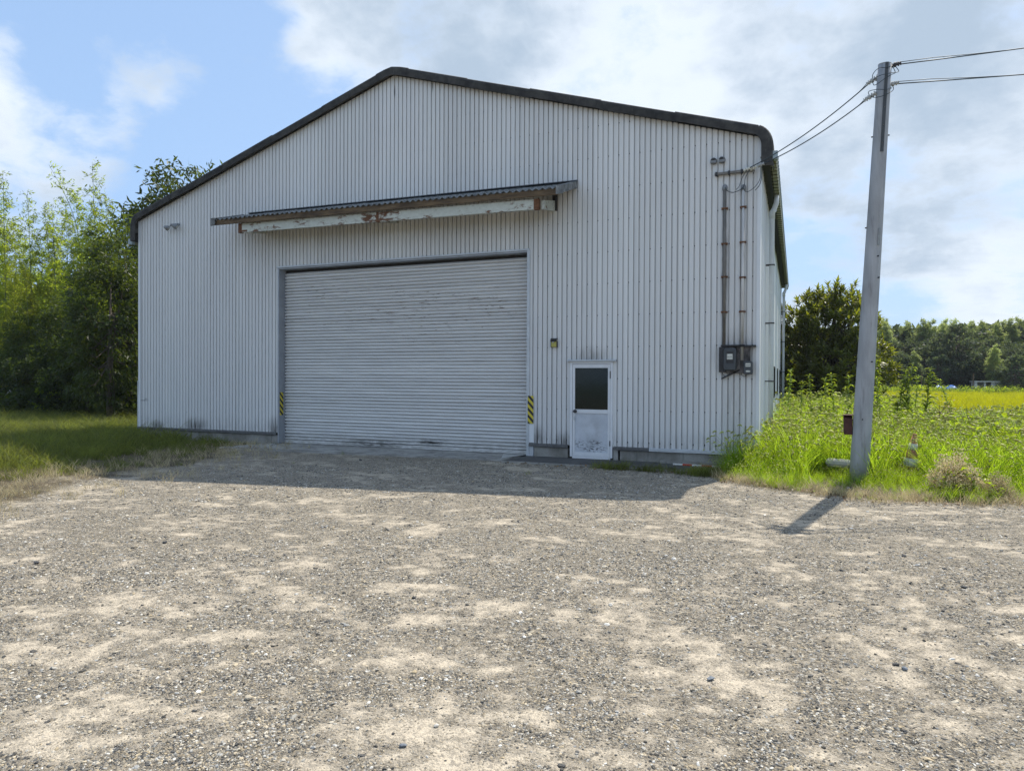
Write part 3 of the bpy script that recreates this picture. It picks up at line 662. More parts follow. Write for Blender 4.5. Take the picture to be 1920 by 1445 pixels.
def downpipe(y, r, ztop_, clamps):
    mb = MB(); xg = (GX0+GX1)/2; xw = XRt+.12
    mb.tube([(xg, y, GZ-.002), (xg, y, GZ-.16), (xg-.02, y, GZ-.21), (xw+.03, y, GZ-.30), (xw, y, GZ-.36), (xw, y, 2.4), (xw, y, .05)], r, 12)
    p = mb.build('downpipe', M_DOWN, wh, smooth=True)
    MB().tube([(xw+.045, y, GZ-.285), (xw, y, GZ-.34), (xw, y, GZ-.48)], r*1.14, 12).build('pipe_elbow', M_DOWN, p, smooth=True)
    for z in clamps: MB().box(XRt+.005, xw+r*1.15, y-r*1.15, y+r*1.15, z, z+.022).build('pipe_clamp', M_BLACK, p)
downpipe(15.3, .052, 5, [3.95, 2.75, 1.55, .6]); downpipe(29.6, .052, 5, [4.3, 3.1, 1.9, .8])

# ---- roller shutter
SY = D+.21
sh = MB().box(SHX0+.02, SHX1-.01, SY+.03, SY+.06, .06, SHZ-.02).build('roller_shutter', M_DARK, wh)
NS = 54; sp = (SHZ-.09-.14)/NS
rs5 = np.random.RandomState(5)
sec = [(.022, 0.), (.004, .05), (-.024, .16), (-.033, .34), (-.031, .52), (-.018, .66), (.012, .72), (.024, .78), (.024, 1.0)]   # (depth, fraction of pitch)
for k in range(NS):
    z0 = .14+k*sp; mb = MB(); segs = 10; tw = np.cumsum(rs5.randn(segs+1)*.0011); tw -= tw.mean(); tz = rs5.randn(segs+1)*.0009
    for j in range(segs+1):
        x = SHX0+.035+(SHX1-.02-SHX0-.035)*j/segs
        for (dp, fr) in sec: mb.v.append((x, SY+dp+tw[j]*(1.2-fr)*1.5, z0+fr*sp+tz[j]))
    m = len(sec)
    for j in range(segs):
        for i in range(m-1): mb.f.append((j*m+i, (j+1)*m+i, (j+1)*m+i+1, j*m+i+1))
    mb.build('slat', M_SHUT, sh, smooth=False)
MB().box(SHX0+.03, SHX1-.015, SY-.03, SY+.02, .062, .138).build('bottom_bar', M_SHUT, sh, bevel=.006)
# reveal, guides and head
MB().box(SHX0-.005, SHX0+.03, D-.012, SY+.06, .06, SHZ+.0).build('shutter_jamb', M_JAMB, wh)
MB().box(SHX0+.031, SHX0+.05, SY-.045, SY-.03, .06, SHZ-.04).build('guide_rail', M_JAMB, wh)
MB().box(SHX1-.03, SHX1+.03, D-.022, D+.02, .06, SHZ+.0).build('shutter_jamb', M_ALU, wh)
MB().box(SHX1-.03, SHX1+.0, D+.021, SY+.06, .06, SHZ+.0).build('guide_rail', M_JAMB, wh)
MB().box(SHX0-.04, SHX1+.02, D-.03, D+.0, SHZ+.002, SHZ+.035).build('lintel_trim', M_ALU, wh)
MB().box(SHX0+.031, SHX1-.031, D+.0, SY+.06, SHZ-.03, SHZ+.001).build('shutter_head', M_JAMB, wh)
def tape(name, x0, x1, y, z0, z1, lb):
    MB().add([(x0, y, z0), (x1, y, z0), (x1, y, z1), (x0, y, z1)], [(0, 1, 2, 3)]).build(name, M_HAZ, wh, label=lb)
MB().add([(SHX0+.0305, D+.02, .71), (SHX0+.0305, D+.14, .71), (SHX0+.0305, D+.14, 1.25), (SHX0+.0305, D+.02, 1.25)], [(0, 1, 2, 3)]).build('hazard_tape', mat('black_yellow_tape_side', lambda t: {'Base Color': t.mix(t.math('GREATER_THAN', t.math('FRACT', t.math('MULTIPLY', t.math('ADD', t.sepxyz(t.obj())[2], t.math('MULTIPLY', t.sepxyz(t.obj())[1], 1.05)), 7.4)), .5), (.018, .018, .018, 1), (.62, .50, .04, 1)), 'Roughness': .5}), wh, label='black and yellow striped tape inside the left shutter jamb')
tape('hazard_tape', SHX1+.0, SHX1+.12, D-.026, .70, 1.25, 'black and yellow striped tape right of the shutter')
MB().box(SHX1+.031, SHX1+.13, D-.016, D-.006, ZS+.02, .695).build('jamb_strip', M_SIDE, wh)
# ---- service door
MB().box(DX0-.06, DX1+.07, D-.075, D+.01, DZ1-.005, DZ1+.03).build('drip_cap', M_ALU, wh, bevel=.005)
fr = MB(); fr.box(DX0, DX0+.045, D-.035, D+.06, DZ0-.0, DZ1-.006); fr.box(DX1-.045, DX1, D-.035, D+.06, DZ0, DZ1-.006); fr.box(DX0+.045, DX1-.045, D-.035, D+.06, DZ1-.05, DZ1-.006); fr.box(DX0+.045, DX1-.045, D-.03, D+.06, DZ0-.03, DZ0+.012)
fr.build('door_frame', M_WHITEALU, wh, bevel=.003)
a, b = DX0+.05, DX1-.05; z0, z1 = DZ0+.016, DZ1-.055
dr = MB(); dr.box(a, a+.045, D-.025, D+.012, z0, z1); dr.box(b-.045, b, D-.025, D+.012, z0, z1); dr.box(a+.045, b-.045, D-.025, D+.012, z1-.075, z1); dr.box(a+.045, b-.045, D-.025, D+.012, .93, 1.005); dr.box(a+.045, b-.045, D-.025, D+.012, z0, z0+.075)
door = dr.build('door', M_WHITEALU, wh, bevel=.003)
MB().box(a+.046, b-.046, D-.008, D-.002, 1.006, z1-.076).build('glass_pane', M_GLASS, door)
MB().box(a+.046, b-.046, D-.012, D-.004, z0+.076, .929).build('kick_panel', M_DPANEL, door)
hd = MB(); hd.lathe((a+.055, D-.025, .967), [(.034, 0), (.034, .006), (.016, .012), (.014, .035), (.029, .045), (.031, .062), (.022, .072)], 16, Matrix.Rotation(R(90), 3, 'X')); hd.build('door_knob', M_BLACK, door, smooth=True)
hd = MB(); hd.tube([(a+.052, D-.10, .955), (a+.042, D-.085, .90), (a+.040, D-.05, .86)], .003, 6); hd.box(a+.028, a+.052, D-.045, D-.041, .80, .86); hd.build('door_key', M_ALU, door)
MB().box(b-.004, b+.012, D-.045, D-.026, 1.60, 1.74).build('hinge', M_BLACK, door); MB().box(b-.004, b+.012, D-.045, D-.026, .32, .42).build('hinge', M_BLACK, door)

# ---- canopy over the shutter
CX0, CX1 = -12.30, -3.93
def cz(x, y):      # top of the canopy at (x,y)
    f = (y-12.0)/.85; zb = 5.44+(5.365-5.44)*(x-CX0)/(CX1-CX0); zf = 5.17+(5.075-5.17)*(x-CX0)/(CX1-CX0); return zf+(zb-zf)*f
edges = np.linspace(CX0, CX1-.13, 10)
def canopy_piece(x0, x1, lift, parent):
    mb = MB(); n = max(8, int(round((x1-x0)/.13))*8); ys = (11.985-lift*.6, 12.4, D-.02)
    for i in range(n+1):
        x = x0+(x1-x0)*i/n; w = .019*math.sin(2*math.pi*(x-CX0)/.13)
        for y in ys: mb.v.append((x, y, cz(x, y)+w+lift))
    m = len(ys)
    for i in range(n):
        for j in range(m-1): mb.f.append((i*m+j, (i+1)*m+j, (i+1)*m+j+1, i*m+j+1))
    o = mb.build('corrugated_sheet', M_CORR, parent); md = o.modifiers.new('thick', 'SOLIDIFY'); md.thickness = .007; md.offset = -1
BY1 = 12.1
def bz(x, top): return (5.04 if top else 4.845)+(-.115 if top else -.105)*(x+11.65)/7.2
XJ = -7.97*BY1/12.1
def beam(x0, x1):
    mb = MB(); V = []
    for x in (x0, x1):
        zt, zb = bz(x, 1), bz(x, 0); V += [(x, BY1+.07, zt), (x, BY1, zt), (x, BY1, zb), (x, BY1+.07, zb), (x, BY1+.07, zb+.008), (x, BY1+.008, zb+.008), (x, BY1+.008, zt-.008), (x, BY1+.07, zt-.008)]
    m = 8; mb.add(V, [(i, m+i, m+(i+1) % m, (i+1) % m) for i in range(m)]+[tuple(range(m)), tuple(range(m, 2*m))[::-1]]); return mb
can = beam(-11.65, XJ-.02).build('canopy', M_BEAM, wh)
beam(XJ+.02, -4.52).build('beam', M_BEAM, can)
for x, w in ((XJ, .03), (-11.60, .05), (-4.50, .05)): MB().box(x-w, x+w, BY1-.006, BY1+.075, bz(x, 0)-.006, bz(x, 1)+.006).build('end_plate', M_RUST, can)
MB().box(-11.56, -11.40, BY1-.004, BY1-.0005, bz(-11.5, 0)+.01, bz(-11.5, 0)+.05).build('rust_patch', M_RUST, can)
for x in (-4.40, -7.95, -11.55): MB().prism([(BY1+.08, bz(x, 0)+.01), (D+.005, bz(x, 0)+.12), (D+.005, bz(x, 1)+.14), (BY1+.08, bz(x, 1)-.01)], x-.03, x+.03, 'x').build('support_arm', M_BEAM, can)
MB().box(-4.42, -4.34, D-.06, D-.002, 4.86, 5.20).build('wall_bracket', M_BLACK, can)
V = []
for x in (CX0+.05, CX1-.12):
    z = cz(x, 12.03); V += [(x, 12.01, z-.135), (x, 12.045, z-.135), (x, 12.045, z-.027), (x, 12.01, z-.027)]
MB().add(V, [(0, 1, 2, 3), (7, 6, 5, 4), (0, 4, 5, 1), (1, 5, 6, 2), (2, 6, 7, 3), (3, 7, 4, 0)]).build('fascia_board', M_WOOD, can)
for y in (12.38, 12.74):
    V = []
    for x in (CX0+.1, CX1-.12):
        z = cz(x, y); V += [(x, y-.03, z-.12), (x, y+.03, z-.12), (x, y+.03, z-.03), (x, y-.03, z-.03)]
    MB().add(V, [(0, 1, 2, 3), (7, 6, 5, 4), (0, 4, 5, 1), (1, 5, 6, 2), (2, 6, 7, 3), (3, 7, 4, 0)]).build('purlin', M_WOOD, can)
for i in range(9): canopy_piece(edges[i]-(.02 if i else 0), edges[i+1], .004*(i % 2), can)
for x0, x1 in ((CX0-.03, CX0+.10), (CX1-.14, CX1)):
    V = []
    for y in (11.965, D-.01):
        for (dx, dz) in ((x0, .035), (x1, .035), (x1, -.10), (x1-.008, -.10), (x1-.008, .024), (x0, .024)) if x1 == CX1 else ((x0, -.14), (x0, .03), (x1, .03), (x1, .02), (x0+.008, .02), (x0+.008, -.14)): V.append((dx, y, cz(dx, y)+dz))
    mb = MB(); mb.add(V, [(i, (i+1) % 6, 6+(i+1) % 6, 6+i) for i in range(6)]+[tuple(range(6))[::-1], tuple(range(6, 12))])
    zc = cz((x0+x1)/2, 11.97); mb.box(x0, x1, 11.955, 11.964, zc-.125, zc+.034); mb.build('edge_cap', M_CORR, can)
V = []
for x in (CX0+.3, CX1): z = cz(x, D); V += [(x, D-.10, z+.018), (x, D-.02, z+.055), (x, D-.004, z+.055), (x, D-.004, z+.01)]
MB().add(V, [(0, 1, 5, 4), (1, 2, 6, 5), (2, 3, 7, 6), (3, 0, 4, 7), (3, 2, 1, 0), (4, 5, 6, 7)]).build('wall_flashing', plain('blue_black_flashing', (.05, .06, .075), .5, .2, .3, 5.), can)

# apron and paving at the foot of the wall
MB().add([(-12.0, 11.95, -.05), (-5.23, 12.33, -.05), (-5.03, SY+.1, -.05), (-11.3, SY+.1, -.05), (-12.0, 11.95, .028), (-5.23, 12.33, .035), (-5.03, SY+.1, .058), (-11.3, SY+.1, .058)], [(4, 5, 6, 7), (0, 1, 5, 4), (1, 2, 6, 5), (3, 0, 4, 7)]).build('concrete_apron', M_CONC2, kind='structure')
MB().add([(-11.9, 11.72, .0), (-5.25, 12.19, .0), (-5.24, 12.31, .024), (-11.95, 11.93, .02)], [(0, 1, 2, 3)]).build('apron_kerb', M_CONC, kind='structure')
MB().add([(-5.05, 12.1, -.05), (-.75, 12.15, -.05), (-.75, D, -.05), (-4.95, D, -.05), (-5.15, 12.1, .035), (-.75, 12.15, .03), (-.75, D-.006, .06), (-4.93, D-.006, .06)], [(4, 5, 6, 7), (0, 1, 5, 4), (1, 2, 6, 5), (3, 0, 4, 7)]).build('asphalt_paving', M_CONCD, kind='structure')
MB().box(-5.16, -.9, 12.02, 12.095, -.05, .032).build('paving_kerb', M_CONC, kind='structure')
MB().add([(-5.30, 12.36, .0415), (-5.0, 13.0, .064), (-5.5, 12.95, .0615)], [(0, 1, 2)]).build('apron_plate', plain('bare_steel_plate', (.5, .5, .48), .45, .2, .2, 4.), kind='structure')
MB().box(-2.3, -.95, D-.11, D-.01, .05, .10).build('drain_cover', M_CONC, kind='structure')

# ================================================================ FITTINGS ON THE WALL
def FX(u, v, dy=0.): return at(u, v, D-dy)
# twin floodlight, upper left
p = FX(334, 424); t_ = thing('floodlight', 'twin spot lamp on a bracket high on the left end of the corrugated wall', 'wall light', p)
MB().box(p.x-.20, p.x+.06, D-.07, D-.004, p.z+.02, p.z+.055).build('mounting_bar', M_LAMP, t_, bevel=.006)
for dx, dz in ((-.42, -.045), (-.14, -.035)):
    MB().tube([(p.x+dx+.24, D-.05, p.z+.02), (p.x+dx+.22, D-.10, p.z-.03), (p.x+dx+.14, D-.18, p.z+dz+.02)], .013, 8).build('arm', M_LAMP, t_, smooth=True)
    M = Matrix.Rotation(R(118), 3, 'Y') @ Matrix.Rotation(R(-35), 3, 'X')
    b = MB().lathe((p.x+dx+.14, D-.18, p.z+dz+.02), [(.02, 0), (.035, .02), (.055, .06), (.065, .10), (.065, .115)], 14, M).build('lamp_head', M_LAMP, t_, smooth=True)
    MB().lathe(Vector((p.x+dx+.14, D-.18, p.z+dz+.02))+M @ Vector((0, 0, .116)), [(.058, 0), (.045, .010)], 14, M).build('lens', M_GLASSW, b)
# key box
p = FX(1040, 643); t_ = thing('key_box', 'small faded yellow box with a dark hood between shutter and glazed door', 'key box', p)
MB().box(p.x-.055, p.x+.055, D-.06, D-.002, p.z-.08, p.z+.075).build('body', M_YEL, t_, bevel=.012)
MB().prism([(D-.075, p.z+.02), (D-.078, p.z+.055), (D-.06, p.z+.085), (D-.003, p.z+.09), (D-.003, p.z+.078), (D-.058, p.z+.073), (D-.066, p.z+.05), (D-.066, p.z+.02)], p.x-.065, p.x+.065, 'x').build('hood', M_DARK, t_, bevel=.004)
MB().lathe((p.x-.012, D-.062, p.z+.02), [(.018, 0), (.016, .01)], 12, Matrix.Rotation(R(90), 3, 'X')).build('lock', M_ALU, t_)
for s in (-1, 1): MB().box(p.x+s*.061-.005, p.x+s*.061+.005, D-.05, D-.004, p.z-.085, p.z+.03).build('side_bar', M_BLACK, t_)
# vent hoods
for (u, v, lb) in ((1338.5, 302, 'grey round wall vent hood near the right gable end, left of its pair'), (1354, 300, 'grey round wall vent hood near the right gable end, right of its pair')):
    p = FX(u, v); t_ = thing('vent_hood', lb, 'vent', p, 'vent hoods near the right gable end')
    prof_ = []
    mb = MB(); n = 12
    for i in range(7):
        a = math.pi/2*i/6
        for j in range(n+1):
            w = math.pi*j/n; mb.v.append((p.x+.052*math.cos(w)*math.cos(a*.0+0), D-.004-.105*math.sin(a)*(.35+.65*math.sin(w) if i else 0), p.z-.01+.062*math.sin(w)*math.cos(a*.75)))
    for i in range(6):
        for j in range(n): mb.f.append((i*(n+1)+j, i*(n+1)+j+1, (i+1)*(n+1)+j+1, (i+1)*(n+1)+j))
    mb.box(p.x-.052, p.x+.052, D-.085, D-.004, p.z-.055, p.z-.009); mb.build('hood', M_LAMP, t_, smooth=False)
    MB().lathe((p.x, D-.001, p.z-.01), [(.060, 0), (.060, .008)], 16, Matrix.Rotation(R(90), 3, 'X')).build('flange', M_LAMP, t_)
# service bracket with insulators
a = FX(1340, 327, .06); b = FX(1408, 319, .06)
t_ = thing('service_bracket', 'rusty steel arm with porcelain insulators on the wall below the right eave', 'bracket', (a.x, D, a.z))
mb = MB(); z0 = a.z; z1 = b.z
V = []
for (x, z) in ((a.x, z0), (b.x+.06, z1)): V += [(x, D-.075, z-.022), (x, D-.02, z-.022), (x, D-.02, z+.022), (x, D-.075, z+.022)]
MB().add(V, [(0, 1, 2, 3), (7, 6, 5, 4), (0, 4, 5, 1), (1, 5, 6, 2), (2, 6, 7, 3), (3, 7, 4, 0)]).build('arm', M_PIPEB, t_, bevel=.004)
for f in (.05, .4, .75): x = a.x+(b.x-a.x)*f; z = z0+(z1-z0)*f; MB().box(x-.018, x+.018, D-.082, D-.002, z-.03, z+.03).build('clamp', M_BLACK, t_)
def insul(c, r=.035, ax=Vector((1, 0, 0)), m=M_CERAM, parent=None, name='insulator', L=.12):
    q = ax.normalized().to_track_quat('Z', 'Y').to_matrix(); k = L/.12
    return MB().lathe(c, [(r*.55, -.06*k), (r, -.055*k), (r, -.032*k), (r*.55, -.022*k), (r*.55, -.010*k), (r*.95, -.004*k), (r*.95, .018*k), (r*.5, .026*k), (r*.5, .036*k), (r*.85, .042*k), (r*.85, .056*k), (r*.4, .06*k)], 12, q).build(name, m, parent, smooth=False)
IB1 = FX(1401, 317, .12); IB2 = FX(1427, 309, .12)
for c_, m_ in ((IB1, M_DIAL), (IB1+Vector((.10, 0, .01)), M_DIAL), (IB2, M_CERAM)): insul(c_, .034, Vector((1, -.5, .2)), m_, t_)
# conduits with weather heads
for (u, u2, lb, m_, cl) in ((1359, 1357.5, 'left of two wall conduits, stained brown, with a dark weather head', M_PIPEB, (391, 457, 519, 585)), (1394, 1391, 'right of two wall conduits, partly pale and rust streaked, down to the meter', M_PIPE, (388, 454, 520, 584))):
    tp = FX(u, 352, .05); bt = FX(u2, 650 if u < 1380 else 676, .05)
    t_ = thing('conduit', lb, 'conduit', (bt.x, D, bt.z), 'conduits running down to the meters')
    y = D-.045; MB().tube([(tp.x, y, tp.z), (bt.x, y, bt.z)], .026, 12).build('pipe', m_, t_, smooth=True)
    MB().lathe((tp.x, y, tp.z-.05), [(.028, 0), (.042, .01), (.048, .05), (.044, .085), (.026, .11), (.004, .118)], 12, Matrix.Rotation(R(-18), 3, 'X')).build('weather_head', M_LAMP, t_, smooth=True)
    for v in cl:
        q = FX(u+(u2-u)*(v-352)/300, v, .05); MB().box(q.x-.055, q.x+.055, y-.032, D-.002, q.z-.013, q.z+.013).build('pipe_strap', M_RUST, t_)
# drop-loop cables between insulators and weather heads
def cable(pts, name, lb, r=.006, m=M_WIRE, cat='cable', group=None, sub=8):
    # smooth through the given points (Catmull-Rom)
    P_ = [Vector(p) for p in pts]; P_ = [P_[0]*2-P_[1]]+P_+[P_[-1]*2-P_[-2]]; out = []
    for i in range(1, len(P_)-2):
        for k in range(sub):
            t = k/sub; a_, b_, c_, d_ = P_[i-1:i+3]; out.append(.5*((2*b_)+(c_-a_)*t+(2*a_-5*b_+4*c_-d_)*t*t+(3*b_-a_-3*c_+d_)*t**3))
    out.append(P_[-2]); o = MB().tube(out, r, 6).build(name, m, None, smooth=True, loc=tuple(out[0]))
    for k, v in (('label', lb), ('category', cat), ('group', group)):
        if v: o[k] = v
    return o
GL = 'slack cable loops under the service bracket'
H1, H2 = FX(1360, 352, .09), FX(1393, 352, .09)
cable([IB1, FX(1391, 335, .16), FX(1386, 349, .15), FX(1380, 356, .13)], 'cable_loop', 'short slack cable hanging left from the bracket insulators', .006, M_WIRE, 'cable', GL)
cable([IB1+Vector((.06, 0, 0)), FX(1398, 332, .17), FX(1396, 345, .15), H2], 'cable_loop', 'slack cable dropping straight from the insulators into the right weather head', .006, M_WIRE, 'cable', GL)
cable([IB2, FX(1425, 335, .16), FX(1415, 351, .2), FX(1400, 360, .18), H2], 'cable_loop', 'longer slack cable curving from the corner insulator to the right weather head', .006, M_WIRE, 'cable', GL)
cable([IB2+Vector((.02, .02, 0)), FX(1428, 332, .14), FX(1424, 347, .16), FX(1416, 357, .16)], 'cable_loop', 'outermost slack cable by the building corner, ending in a black sleeve', .007, M_WIRE, 'cable', GL)
cable([H1, FX(1364, 358, .12), FX(1374, 361, .12), FX(1386, 357, .12), H2], 'cable_loop', 'dark cable sagging between the two weather heads', .007, M_WIRE, 'cable', GL)
# meters
def rrect(x0, x1, z0, z1, r, n=4):
    pts = []
    for (cx_, cz_, a0) in ((x1-r, z1-r, 0), (x0+r, z1-r, 90), (x0+r, z0+r, 180), (x1-r, z0+r, 270)):
        for i in range(n+1): a_ = R(a0+90*i/n); pts.append((cx_+r*math.cos(a_), cz_+r*math.sin(a_)))
    return pts
def yprism(pts, y0, y1, sc=.92):
    mb = MB(); m = len(pts); cx_ = sum(p[0] for p in pts)/m; cz_ = sum(p[1] for p in pts)/m
    V = [(x, y1, z) for x, z in pts]+[(x, y0+.018, z) for x, z in pts]+[(cx_+(x-cx_)*sc, y0, cz_+(z-cz_)*sc) for x, z in pts]
    return mb.add(V, [(i, (i+1) % m, m+(i+1) % m, m+i) for i in range(m)]+[(m+i, m+(i+1) % m, 2*m+(i+1) % m, 2*m+i) for i in range(m)]+[tuple(range(2*m, 3*m))])
A = FX(1349, 649); B = FX(1388, 700)
t_ = thing('meter_board', 'dark stained backing board and rain strip behind the larger electricity meter', 'meter board', (A.x, D, B.z))
MB().box(A.x, A.x+.115, D-.075, D-.002, B.z+.02, A.z-.02).build('side_channel', M_BLACK, t_, bevel=.004)
MB().box(A.x+.118, B.x, D-.05, D-.002, B.z+.0, A.z-.01).build('board', M_BOARD, t_, bevel=.004)
MB().box(A.x+.03, B.x+.08, D-.10, D-.001, A.z-.008, A.z+.018).build('rain_strip', M_BLACK, t_, bevel=.003)
V = []
q0 = FX(1353, 710); q1 = FX(1388, 693)
for q in (q0, q1): V += [(q.x, D-.05, q.z-.014), (q.x, D-.015, q.z-.014), (q.x, D-.015, q.z+.014), (q.x, D-.05, q.z+.014)]
MB().add(V, [(0, 1, 2, 3), (7, 6, 5, 4), (0, 4, 5, 1), (1, 5, 6, 2), (2, 6, 7, 3), (3, 7, 4, 0)]).build('loose_strip', M_BLACK, t_)
MB().tube([(A.x+.05, D-.04, B.z+.03), (A.x+.07, D-.04, B.z-.03), (A.x+.12, D-.04, B.z-.055), (A.x+.17, D-.04, B.z-.03), (A.x+.18, D-.04, B.z+.03)], .005, 6).build('wire_loop', M_BLACK, t_, smooth=True)
a = FX(1358.5, 653); b = FX(1381.5, 695)
t_ = thing('electricity_meter', 'larger slate grey electricity meter with a viewing window, left of the pair', 'meter', ((a.x+b.x)/2, D, b.z))
yprism(rrect(a.x, b.x, b.z, a.z, .055), D-.17, D-.051).build('housing', M_METER, t_)
cx_ = (a.x+b.x)/2; zz = a.z
MB().box(cx_-.06, cx_+.06, D-.176, D-.168, zz-.27, zz-.065).build('window_frame', M_BLACK, t_); MB().box(cx_-.05, cx_+.05, D-.180, D-.1765, zz-.205, zz-.105).build('window', M_GLASSW, t_)
MB().box(cx_-.035, cx_+.035, D-.1835, D-.1805, zz-.14, zz-.11).build('dial_plate', M_DIAL, t_); MB().box(cx_-.045, cx_+.045, D-.1835, D-.1805, zz-.195, zz-.182).build('dial_plate', M_DIAL, t_)
MB().box(a.x+.012, b.x-.012, D-.178, D-.1705, b.z+.02, b.z+.12).build('terminal_cover', M_METER, t_, bevel=.004)
A = FX(1388, 646); B = FX(1412, 700)
t_ = thing('meter_board', 'dark grimy backing board behind the smaller meter by the building corner', 'meter board', (A.x, D, B.z))
MB().box(A.x-.01, B.x-.045, D-.045, D-.002, B.z+.005, A.z-.03).build('board', M_BOARD, t_, bevel=.004)
MB().box(A.x-.03, FX(1419, 650).x-.01, D-.10, D-.001, A.z-.045, A.z-.012).build('rain_strip', M_BLACK, t_, bevel=.003)
MB().tube([(A.x+.02, D-.04, B.z+.02), (A.x+.03, D-.04, B.z-.03), (A.x+.075, D-.04, B.z-.055), (A.x+.12, D-.04, B.z-.03), (A.x+.125, D-.04, B.z+.02)], .005, 6).build('wire_loop', M_BLACK, t_, smooth=True)
a = FX(1395, 677); b = FX(1412, 702)
t_ = thing('electricity_meter', 'smaller slate grey meter with a pale badge, hung lower beside the corner', 'meter', ((a.x+b.x)/2, D, b.z))
yprism(rrect(a.x, b.x, b.z, a.z, .035), D-.14, D-.046).build('housing', M_METER, t_); cx_ = (a.x+b.x)/2; zz = a.z
MB().box(cx_-.042, cx_+.042, D-.147, D-.138, zz-.10, zz-.04).build('dial_plate', M_DIAL, t_); MB().box(cx_-.036, cx_+.036, D-.150, D-.1475, zz-.078, zz-.068).build('dial_slot', M_BLACK, t_)
MB().lathe((cx_, D-.139, zz-.18), [(.042, 0), (.036, .006)], 16, Matrix.Rotation(R(90), 3, 'X') @ Matrix.Diagonal((1, .42, 1)).to_3x3()).build('badge', M_DIAL, t_)

# ================================================================ UTILITY POLE AND WIRES
PB = Vector((.92, 12.2, -.1)); PT = Vector((1.175, 11.62, 6.26))
up = thing('utility_pole', 'leaning grey concrete utility pole standing in the weeds right of the warehouse', 'utility pole', (PB.x, PB.y, 0))
ax_ = (PT-PB).normalized(); Lp = (PT-PB).length
MB().tube([PB+ax_*Lp*f for f in np.linspace(0, 1, 14)], list(np.linspace(.143, .092, 14)), 28).build('shaft', M_POLE, up, smooth=True)
MB().tube([PT-ax_*.001, PT+ax_*.012, PT+ax_*.028], [.093, .088, .03], 20).build('pole_cap', M_CONC, up)
def pol(f, ang, out=0.):   # point on the pole surface: fraction up, angle in degrees from +X towards -Y (to the viewer)
    c = PB+ax_*Lp*f; r = .143+(.092-.143)*f+out; w = R(-ang); return c+Vector((math.cos(w), math.sin(w), 0))*r
def strip(ang, f0, f1, w, m, name):
    mb = MB(); V = []
    for f in (f0, f1):
        for da in (-w, w): V.append(pol(f, ang+da, .002)); V.append(pol(f, ang+da, .012))
    mb.add(V, [(0, 2, 3, 1), (4, 5, 7, 6), (1, 3, 7, 5), (0, 1, 5, 4), (2, 6, 7, 3), (0, 4, 6, 2)]); return mb.build(name, m, up)
strip(78, .80, 1.0, 12, M_METER, 'cable_cover')
for f in (.82, .86, .90): MB().lathe(pol(f, 78, .012), [(.008, 0), (.006, .006)], 8, Matrix.Rotation(R(90), 3, 'X')).build('bolt', M_PIPEB, up)
strip(60, .585, .625, 9, plain('grey_number_plate', (.25, .27, .28), .6, 0, .15, 20.), 'number_plate')
for f, ang in ((.84, 0), (.84, 180), (.31, 60), (.51, 45), (.56, 60), (.17, 95), (.63, 175)):
    q = pol(f, ang); d = q-(PB+ax_*Lp*f); MB().tube([q-d*.05, q+d.normalized()*.022], .011, 8).build('step_bolt', M_BLACK, up)
# maroon box strapped to the pole
q = at(1592, 796, 12.2); bw, bh = .06, .15
MB().prism([(12.14-.07, q.z-bh), (12.14+.10, q.z-bh+.05), (12.14+.10, q.z+bh-.02), (12.14+.02, q.z+bh), (12.14-.07, q.z+bh-.05)], q.x-bw-.02, q.x+bw-.02, 'x').build('control_box', M_REDBOX, up, bevel=.006)
MB().box(q.x-bw-.03, q.x+bw-.012, 12.05, 12.27, q.z+bh+.001, q.z+bh+.012).build('box_lid', M_REDBOX, up)
for z in (q.z-.08, q.z+.08): MB().box(q.x+bw-.03, q.x+bw+.05, 12.15, 12.19, z-.01, z+.01).build('box_bracket', M_BLACK, up)
INS = {}
for nm, (u, v), m_, side in (('a', (1677, 122), M_CERAMD, 1), ('b', (1673, 158), M_CERAM, 1), ('c', (1636, 151), M_CERAM, -1), ('d', (1631, 182), M_CERAM, -1)):
    c = at(u, v, 11.66); INS[nm] = c; dirx = Vector((side, -.05 if side > 0 else .25, .12 if side > 0 else -.45)).normalized()
    i_ = insul(c-dirx*.045, .042, dirx, m_, up, L=.10); insul(c+dirx*.045, .036, dirx, m_, up, L=.09)
    f = (c.z+.02-PB.z)/(PT.z-PB.z); MB().tube([PB+ax_*Lp*min(f, .995), c-dirx*.08], .010, 8).build('insulator_bolt', M_BLACK, up)
def jump(pts, r=.005): # jumper wires carried by the pole
    P_ = [Vector(p) for p in pts]; P_ = [P_[0]*2-P_[1]]+P_+[P_[-1]*2-P_[-2]]; out = []
    for i in range(1, len(P_)-2):
        for k in range(6):
            t = k/6; a_, b_, c_, d_ = P_[i-1:i+3]; out.append(.5*((2*b_)+(c_-a_)*t+(2*a_-5*b_+4*c_-d_)*t*t+(3*b_-a_-3*c_+d_)*t**3))
    out.append(P_[-2]); MB().tube(out, r, 6).build('jumper_wire', M_WIRE, up, smooth=True)
Yj = 11.50
jump([INS['a'], at(1684.5, 132, 11.6), at(1683, 135.5, Yj), at(1668, 137.5, Yj), at(1650, 142, Yj), INS['c']])
jump([INS['a']+Vector((-.03, 0, 0)), at(1678.5, 136, 11.6), at(1672, 140, Yj), at(1660, 147, Yj), at(1640, 160, Yj), INS['c']])
jump([INS['b'], at(1675, 168, 11.6), at(1668, 174, Yj), at(1655, 180, Yj), at(1642, 183, Yj), INS['d']])
jump([INS['b']+Vector((-.04, 0, -.02)), at(1671, 166, 11.6), at(1660, 168, Yj), at(1645, 168, Yj), at(1629, 172, 11.6), INS['d']])
jump([INS['c'], at(1637, 139, 11.6), at(1648, 128, Yj), at(1662, 127, Yj), INS['a']])
GW = 'overhead service wires on the utility pole'
